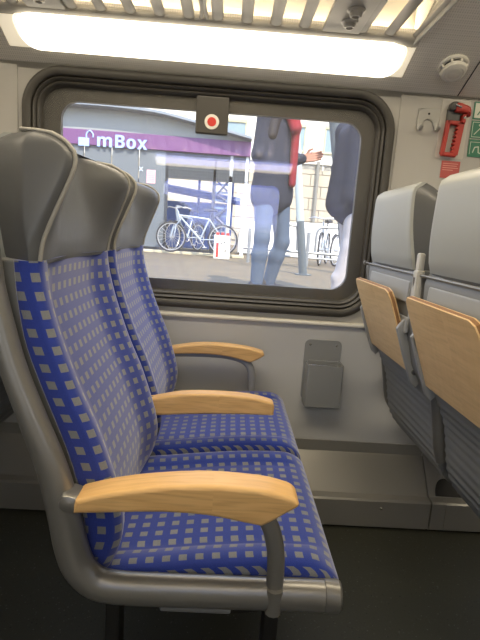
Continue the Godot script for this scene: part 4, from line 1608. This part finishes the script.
# ------------------------------------------------------------------ people
# rounded bones joined by a smooth minimum, meshed as surface nets
func nets(bones: Array, cell: float, k := 0.03) -> ArrayMesh:
	var lo := V(1e9, 1e9, 1e9)
	var hi := -lo
	for b in bones:
		var r: float = maxf(b[2], b[3]) + 0.02
		for q in [b[0], b[1]]:
			lo = lo.min(q - V(r, r, r))
			hi = hi.max(q + V(r, r, r))
	lo -= V(cell, cell, cell) * 2
	hi += V(cell, cell, cell) * 2
	var nx := int((hi.x - lo.x) / cell) + 1
	var ny := int((hi.y - lo.y) / cell) + 1
	var nz := int((hi.z - lo.z) / cell) + 1
	var f := PackedFloat32Array()
	f.resize(nx * ny * nz)
	f.fill(1.0)
	for b in bones:
		var a: Vector3 = b[0]
		var d: Vector3 = b[1] - a
		var dd := maxf(d.length_squared(), 1e-9)
		var ra: float = b[2]
		var dr: float = b[3] - ra
		var m := maxf(b[2], b[3]) + k + cell * 2
		var p0: Vector3 = ((a.min(b[1]) - V(m, m, m) - lo) / cell).floor()
		var p1: Vector3 = ((a.max(b[1]) + V(m, m, m) - lo) / cell).ceil()
		for z in range(maxi(0, int(p0.z)), mini(nz, int(p1.z) + 1)):
			for y in range(maxi(0, int(p0.y)), mini(ny, int(p1.y) + 1)):
				var row := (z * ny + y) * nx
				for x in range(maxi(0, int(p0.x)), mini(nx, int(p1.x) + 1)):
					var q := lo + V(x, y, z) * cell - a
					var h := clampf(q.dot(d) / dd, 0.0, 1.0)
					var dist := (q - d * h).length() - ra - dr * h
					var old := f[row + x]
					var e := maxf(k - absf(old - dist), 0.0)
					f[row + x] = minf(old, dist) - e * e / (4.0 * k)
	var at := {}
	var verts := PackedVector3Array()
	var idx := PackedInt32Array()
	var off := [0, 1, nx, nx + 1, nx * ny, nx * ny + 1, nx * ny + nx, nx * ny + nx + 1]
	var edges := [[0, 1], [2, 3], [4, 5], [6, 7], [0, 2], [1, 3], [4, 6], [5, 7], [0, 4], [1, 5], [2, 6], [3, 7]]
	for z in nz - 1:
		for y in ny - 1:
			for x in nx - 1:
				var i := (z * ny + y) * nx + x
				var neg := 0
				for o in off:
					if f[i + o] < 0.0:
						neg += 1
				if neg == 0 or neg == 8:
					continue
				var s := Vector3.ZERO
				var n := 0
				for e in edges:
					var fa := f[i + off[e[0]]]
					var fb := f[i + off[e[1]]]
					if (fa < 0.0) != (fb < 0.0):
						var u := fa / (fa - fb)
						var c0 := V(e[0] & 1, (e[0] >> 1) & 1, e[0] >> 2)
						var c1 := V(e[1] & 1, (e[1] >> 1) & 1, e[1] >> 2)
						s += c0.lerp(c1, u)
						n += 1
				at[i] = verts.size()
				verts.append(lo + (V(x, y, z) + s / n) * cell)
	for i in at:
		var strides := [1, nx, nx * ny]
		for ax in 3:
			var fa := f[i]
			var fb := f[i + strides[ax]]
			if (fa < 0.0) == (fb < 0.0):
				continue
			var u: int = strides[(ax + 1) % 3]
			var v: int = strides[(ax + 2) % 3]
			if not (at.has(i - u) and at.has(i - v) and at.has(i - u - v)):
				continue
			var q := [at[i], at[i - u], at[i - u - v], at[i - v]]
			if fa < 0.0:
				idx.append_array([q[0], q[1], q[2], q[0], q[2], q[3]])
			else:
				idx.append_array([q[0], q[2], q[1], q[0], q[3], q[2]])
	# normals by area, front faces clockwise
	var nn := PackedVector3Array()
	nn.resize(verts.size())
	for i in range(0, idx.size(), 3):
		var m := (verts[idx[i + 2]] - verts[idx[i]]).cross(verts[idx[i + 1]] - verts[idx[i]])
		for j in 3:
			nn[idx[i + j]] += m
	for i in nn.size():
		nn[i] = nn[i].normalized()
	var arr := []
	arr.resize(Mesh.ARRAY_MAX)
	arr[Mesh.ARRAY_VERTEX] = verts
	arr[Mesh.ARRAY_NORMAL] = nn
	arr[Mesh.ARRAY_INDEX] = idx
	var am := ArrayMesh.new()
	am.add_surface_from_arrays(Mesh.PRIMITIVE_TRIANGLES, arr)
	return am

# five-fingered hand: wrist, direction of the fingers, direction of the thumb
func hand_bones(wrist: Vector3, d: Vector3, th: Vector3, curl := 0.5) -> Array:
	d = d.normalized()
	th = (th - d * th.dot(d)).normalized()
	var palm := d.cross(th).normalized()
	var o := []
	for k in 4:
		var s := (1.5 - k) * 0.019
		o.append([wrist + th * s * 0.7, wrist + d * 0.085 + th * s, 0.015, 0.013])
		var base := wrist + d * 0.085 + th * s
		var l: float = [0.036, 0.041, 0.037, 0.029][k]
		var a := base + (d * cos(curl * 0.5) + palm * sin(curl * 0.5)) * l
		var b := a + (d * cos(curl * 1.3) + palm * sin(curl * 1.3)) * l * 0.75
		var c := b + (d * cos(curl * 2.0) + palm * sin(curl * 2.0)) * l * 0.6
		o.append([base, a, 0.0095, 0.009])
		o.append([a, b, 0.009, 0.0082])
		o.append([b, c, 0.0082, 0.007])
	var t0 := wrist + d * 0.025 + th * 0.025
	var t1 := t0 + (d * 0.6 + th * 0.7 + palm * 0.3).normalized() * 0.045
	o.append([t0 - th * 0.015, t0, 0.014, 0.014])
	o.append([t0, t1, 0.012, 0.010])
	o.append([t1, t1 + (d * 0.9 + th * 0.2 + palm * 0.4).normalized() * 0.032, 0.010, 0.008])
	return o

# head facing "to": skull, jaw, nose, lips, ears, neck
func head_bones(c: Vector3, to: Vector3) -> Array:
	to = to.normalized()
	var r := to.cross(Vector3.UP).normalized()
	var u := Vector3.UP
	return [
		[c + u * 0.035 - to * 0.022, c + u * 0.030 + to * 0.015, 0.084, 0.078],
		[c + u * 0.0 + to * 0.035, c - u * 0.075 + to * 0.052, 0.060, 0.032],
		[c - u * 0.03 - r * 0.02, c - u * 0.07 + to * 0.04 - r * 0.012, 0.050, 0.030],
		[c - u * 0.03 + r * 0.02, c - u * 0.07 + to * 0.04 + r * 0.012, 0.050, 0.030],
		[c + u * 0.012 + to * 0.090, c - u * 0.022 + to * 0.108, 0.008, 0.012],
		[c - u * 0.024 + to * 0.094 - r * 0.012, c - u * 0.024 + to * 0.094 + r * 0.012, 0.008, 0.008],
		[c - u * 0.050 + to * 0.088 - r * 0.018, c - u * 0.050 + to * 0.088 + r * 0.018, 0.007, 0.007],
		[c - u * 0.060 + to * 0.086 - r * 0.014, c - u * 0.060 + to * 0.086 + r * 0.014, 0.008, 0.008],
		[c + u * 0.028 + to * 0.078 - r * 0.045, c + u * 0.028 + to * 0.084 + r * 0.045, 0.010, 0.010],
		[c + u * 0.012 - r * 0.080, c - u * 0.022 - r * 0.076, 0.012, 0.010],
		[c + u * 0.012 + r * 0.080, c - u * 0.022 + r * 0.076, 0.012, 0.010],
		[c - u * 0.05 - to * 0.02, c - u * 0.17 - to * 0.035, 0.052, 0.056],
	]

func eyes(o: Node3D, c: Vector3, to: Vector3) -> void:
	to = to.normalized()
	var r := to.cross(Vector3.UP).normalized()
	for s in [-1, 1]:
		var g := Geo.new()
		var e: Vector3 = c + Vector3.UP * 0.010 + to * 0.079 + r * 0.031 * s
		var xf := Transform3D(Basis(r, to, r.cross(to)), e)
		g.lathe([Vector2(0, -0.011), Vector2(0.009, -0.007), Vector2(0.0115, 0), Vector2(0.009, 0.007), Vector2(0.006, 0.0095)], 14, xf)
		var w := part("eye", g, M.white, o)
		g = Geo.new()
		g.lathe([Vector2(0.0, 0.008), Vector2(0.006, 0.0092), Vector2(0.003, 0.0112), Vector2(0, 0.0114)], 12, xf)
		part("iris", g, M.slot, w)

func shift_bones(bones: Array, by: Vector3) -> Array:
	var o := []
	for b in bones:
		o.append([b[0] + by, b[1] + by, b[2], b[3]])
	return o

func merged(meshes: Array) -> ArrayMesh:
	var st := SurfaceTool.new()
	for m in meshes:
		st.append_from(m, 0, Transform3D.IDENTITY)
	return st.commit()

func build_people() -> void:
	var skin := mat("skin", Color(0.80, 0.60, 0.50), 0.55)
	skin.subsurf_scatter_enabled = true
	skin.subsurf_scatter_strength = 0.1
	var denim := mat("faded blue denim", Color(0.33, 0.385, 0.46), 0.9)
	var coat := mat("dark blue grey jacket cloth", Color(0.15, 0.165, 0.215), 0.9)
	var shoe := mat("dark shoe", Color(0.16, 0.15, 0.15), 0.6)
	# the woman: seen half from behind, turned to the right, forearm raised
	var at := V(0.33, 0.54, -4.05)
	var o := thing("person", "person in blue jeans and dark jacket with red scarf, one forearm held out", "person", at)
	var P := func(x: float, y: float, z := 0.0) -> Vector3: return V(x - at.x - 0.01, (y - 0.58) * 1.09, z)
	var face := V(0.85, 0, -0.5)
	var hc: Vector3 = P.call(0.385, 2.17, -0.02)
	var sh_l: Vector3 = P.call(0.23, 1.86, 0.08)
	var sh_r: Vector3 = P.call(0.45, 1.87, -0.08)
	var el_l: Vector3 = P.call(0.20, 1.60, 0.12)
	var el_r: Vector3 = P.call(0.47, 1.61, -0.14)
	var wr_l: Vector3 = P.call(0.30, 1.44, 0.05)
	var wr_r: Vector3 = P.call(0.585, 1.63, -0.12)
	var hip_l: Vector3 = P.call(0.275, 1.36, 0.05)
	var hip_r: Vector3 = P.call(0.40, 1.36, -0.06)
	var kn_l: Vector3 = P.call(0.275, 1.01, 0.07)
	var kn_r: Vector3 = P.call(0.455, 0.99, -0.06)
	var an_l: Vector3 = P.call(0.245, 0.66, 0.06)
	var an_r: Vector3 = P.call(0.355, 0.67, -0.10)
	var body := [
		[sh_l, sh_r, 0.06, 0.06], [P.call(0.34, 1.80), P.call(0.335, 1.58), 0.105, 0.095], [P.call(0.29, 1.78, 0.04), P.call(0.29, 1.60, 0.03), 0.08, 0.075], [P.call(0.395, 1.78, -0.04), P.call(0.385, 1.60, -0.03), 0.08, 0.075],
		[P.call(0.335, 1.55), P.call(0.335, 1.40), 0.095, 0.11], [hip_l, hip_r, 0.095, 0.09],
		[sh_l, el_l, 0.045, 0.037], [el_l, wr_l, 0.037, 0.026], [sh_r, el_r, 0.045, 0.037], [el_r, wr_r, 0.037, 0.026],
		[hip_l, kn_l, 0.082, 0.052], [kn_l, kn_l.lerp(an_l, 0.35), 0.050, 0.053], [kn_l.lerp(an_l, 0.35), an_l, 0.053, 0.034], [hip_r, kn_r, 0.082, 0.052], [kn_r, kn_r.lerp(an_r, 0.35), 0.050, 0.053], [kn_r.lerp(an_r, 0.35), an_r, 0.053, 0.034],
		[an_l, an_l + V(0.11, -0.058, -0.05), 0.030, 0.020], [an_r, an_r + V(0.11, -0.058, -0.05), 0.030, 0.020],
		[P.call(0.36, 1.88), P.call(0.375, 2.03), 0.055, 0.052],
	]
	var b := part("body", merged([nets(body, 0.016), nets(head_bones(hc, face), 0.007, 0.012), nets(hand_bones(wr_r, V(1, 0.25, 0.0), V(0.2, 1, 0.1), 0.6), 0.0042, 0.006), nets(hand_bones(wr_l, V(0.4, -1, -0.3), V(0.8, 0.3, -0.4), 0.8), 0.0042, 0.006)]), skin, o)
	eyes(o, hc, face)
	var jeans := [[hip_l, hip_r, 0.104, 0.098], [hip_l, kn_l, 0.092, 0.062], [kn_l, kn_l.lerp(an_l, 0.35), 0.060, 0.063], [kn_l.lerp(an_l, 0.35), an_l + V(0.01, -0.035, 0), 0.063, 0.050], [hip_r, kn_r, 0.092, 0.062], [kn_r, kn_r.lerp(an_r, 0.35), 0.060, 0.063], [kn_r.lerp(an_r, 0.35), an_r + V(0.01, -0.035, 0), 0.063, 0.050], [P.call(0.335, 1.48), P.call(0.335, 1.40), 0.105, 0.115]]
	part("jeans", nets(jeans, 0.014), denim, o)
	var jacket := [[sh_l + V(0.02, 0, 0), sh_r, 0.070, 0.072], [P.call(0.345, 1.80), P.call(0.335, 1.58), 0.112, 0.115], [P.call(0.285, 1.80, 0.05), P.call(0.265, 1.31, 0.05), 0.092, 0.108], [P.call(0.40, 1.80, -0.05), P.call(0.405, 1.31, -0.05), 0.092, 0.104], [P.call(0.33, 1.55), P.call(0.335, 1.30), 0.118, 0.125], [hip_l, hip_r, 0.112, 0.108],
		[sh_l, el_l, 0.066, 0.058], [el_l, wr_l.lerp(el_l, 0.1), 0.058, 0.044], [sh_r, el_r, 0.066, 0.058], [el_r, wr_r.lerp(el_r, 0.12), 0.058, 0.042]]
	part("jacket", nets(jacket, 0.014), coat, o)
	var scarf := [[P.call(0.30, 1.96, 0.05), P.call(0.43, 1.97, -0.04), 0.055, 0.055], [P.call(0.43, 1.95, 0.03), P.call(0.48, 1.82, 0.06), 0.05, 0.042], [P.call(0.40, 1.93, 0.08), P.call(0.46, 1.80, 0.10), 0.038, 0.035], [P.call(0.48, 1.80, 0.05), P.call(0.485, 1.42, 0.05), 0.034, 0.030], [P.call(0.30, 1.95, 0.07), P.call(0.40, 1.92, 0.10), 0.045, 0.045]]
	part("scarf", nets(scarf, 0.012), mat("red wool scarf", Color(0.52, 0.12, 0.15), 0.95), o)
	var hair := [[hc + V(-0.02, 0.045, 0.012), hc + V(-0.035, 0.03, 0.02), 0.098, 0.098], [hc + V(-0.055, 0.0, 0.035), P.call(0.31, 1.93, 0.08), 0.078, 0.06], [P.call(0.31, 1.95, 0.08), P.call(0.285, 1.74, 0.12), 0.07, 0.045]]
	part("hair", nets(hair, 0.012), mat("dark brown hair", Color(0.13, 0.095, 0.075), 0.6), o)
	for e in [an_l, an_r]:
		part("shoe", nets([[e + V(-0.03, -0.03, 0.01), e + V(0.15, -0.060, -0.07), 0.046, 0.036], [e + V(-0.01, 0.0, 0), e + V(0.0, -0.04, 0), 0.042, 0.04]], 0.012, 0.02), shoe, o)
	# the second figure: dark coat, pale trousers, at the right edge of the glass
	var at2 := V(1.04, 0.54, -4.05)
	o = thing("person", "person in a dark flared coat and pale trousers at the right edge of the window", "person", at2)
	var Q := func(x: float, y: float, z := 0.0) -> Vector3: return V(x - at2.x - 0.06, (y - 0.58) * 1.08, z)
	face = V(-0.8, 0, -0.6)
	hc = Q.call(1.02, 2.16, 0.0)
	sh_l = Q.call(1.12, 1.86, 0.14)
	sh_r = Q.call(0.97, 1.86, -0.16)
	el_l = Q.call(1.14, 1.58, 0.19)
	el_r = Q.call(0.96, 1.59, -0.21)
	wr_l = Q.call(1.05, 1.40, 0.14)
	wr_r = Q.call(1.00, 1.37, -0.16)
	hip_l = Q.call(1.07, 1.40, 0.08)
	hip_r = Q.call(1.03, 1.40, -0.09)
	kn_l = Q.call(1.06, 0.99, 0.09)
	kn_r = Q.call(1.10, 0.99, -0.09)
	an_l = Q.call(1.01, 0.66, 0.08)
	an_r = Q.call(1.16, 0.66, -0.10)
	body = [
		[sh_l, sh_r, 0.065, 0.065], [Q.call(1.04, 1.80), Q.call(1.04, 1.60), 0.11, 0.10], [Q.call(1.05, 1.78, 0.07), Q.call(1.05, 1.6, 0.06), 0.09, 0.08], [Q.call(1.03, 1.78, -0.07), Q.call(1.03, 1.6, -0.06), 0.09, 0.08], [Q.call(1.04, 1.58), Q.call(1.05, 1.42), 0.10, 0.11], [hip_l, hip_r, 0.095, 0.095],
		[sh_l, el_l, 0.048, 0.04], [el_l, wr_l, 0.04, 0.028], [sh_r, el_r, 0.048, 0.04], [el_r, wr_r, 0.04, 0.028],
		[hip_l, kn_l, 0.085, 0.055], [kn_l, kn_l.lerp(an_l, 0.35), 0.052, 0.055], [kn_l.lerp(an_l, 0.35), an_l, 0.055, 0.036], [hip_r, kn_r, 0.085, 0.055], [kn_r, kn_r.lerp(an_r, 0.35), 0.052, 0.055], [kn_r.lerp(an_r, 0.35), an_r, 0.055, 0.036],
		[an_l, an_l + V(-0.13, -0.05, -0.03), 0.036, 0.028], [an_r, an_r + V(-0.13, -0.05, -0.06), 0.036, 0.028], [Q.call(1.04, 1.88), Q.call(1.03, 2.02), 0.058, 0.055],
	]
	part("body", merged([nets(body, 0.016), nets(head_bones(hc, face), 0.007, 0.012), nets(hand_bones(wr_l, V(-0.5, -1, 0), V(-0.8, 0.2, -0.3), 0.6), 0.0042, 0.006), nets(hand_bones(wr_r, V(-0.5, -1, 0), V(-0.8, 0.2, 0.3), 0.6), 0.0042, 0.006)]), skin, o)
	eyes(o, hc, face)
	var trousers := [[hip_l, hip_r, 0.105, 0.105], [hip_l, kn_l, 0.098, 0.078], [kn_l, an_l + V(0, 0.02, 0), 0.086, 0.082], [hip_r, kn_r, 0.10, 0.082], [kn_r, an_r + V(0, 0.02, 0), 0.082, 0.076], [an_l + V(-0.01, 0.10, 0), an_l + V(-0.04, 0.10, 0), 0.064, 0.05]]
	part("trousers", nets(trousers, 0.014), mat("pale grey trousers", Color(0.72, 0.70, 0.70), 0.9), o)
	jacket = [[sh_l, sh_r, 0.085, 0.085], [Q.call(1.04, 1.82, 0.08), Q.call(1.06, 1.36, 0.10), 0.11, 0.14], [Q.call(1.02, 1.82, -0.08), Q.call(1.02, 1.36, -0.10), 0.11, 0.14], [Q.call(1.00, 1.78), Q.call(0.955, 1.32), 0.12, 0.125], [Q.call(1.04, 1.50), Q.call(1.05, 1.31), 0.16, 0.175], [hip_l, hip_r, 0.14, 0.14], [Q.call(1.03, 1.6), Q.call(1.05, 1.36), 0.14, 0.15],
		[sh_l, el_l, 0.072, 0.064], [el_l, wr_l.lerp(el_l, 0.12), 0.064, 0.05], [sh_r, el_r, 0.072, 0.064], [el_r, wr_r.lerp(el_r, 0.12), 0.064, 0.05], [Q.call(1.04, 1.94), Q.call(1.04, 1.99), 0.075, 0.07]]
	part("jacket", nets(jacket, 0.014), coat, o)
	hair = [[hc + V(0.02, 0.05, 0.01), hc + V(0.04, 0.03, 0.02), 0.098, 0.098], [hc + V(0.05, 0.0, 0.03), hc + V(0.05, -0.08, 0.03), 0.08, 0.055]]
	part("hair", nets(hair, 0.012), mat("short dark hair", Color(0.10, 0.09, 0.085), 0.6), o)
	for e in [an_l, an_r]:
		part("shoe", nets([[e + V(0.03, -0.03, 0.01), e + V(-0.16, -0.055, -0.05), 0.044, 0.034], [e + V(0.01, 0.0, 0), e + V(0.0, -0.04, 0), 0.044, 0.042]], 0.012, 0.02), mat("pale shoe", Color(0.80, 0.79, 0.76), 0.6), o)
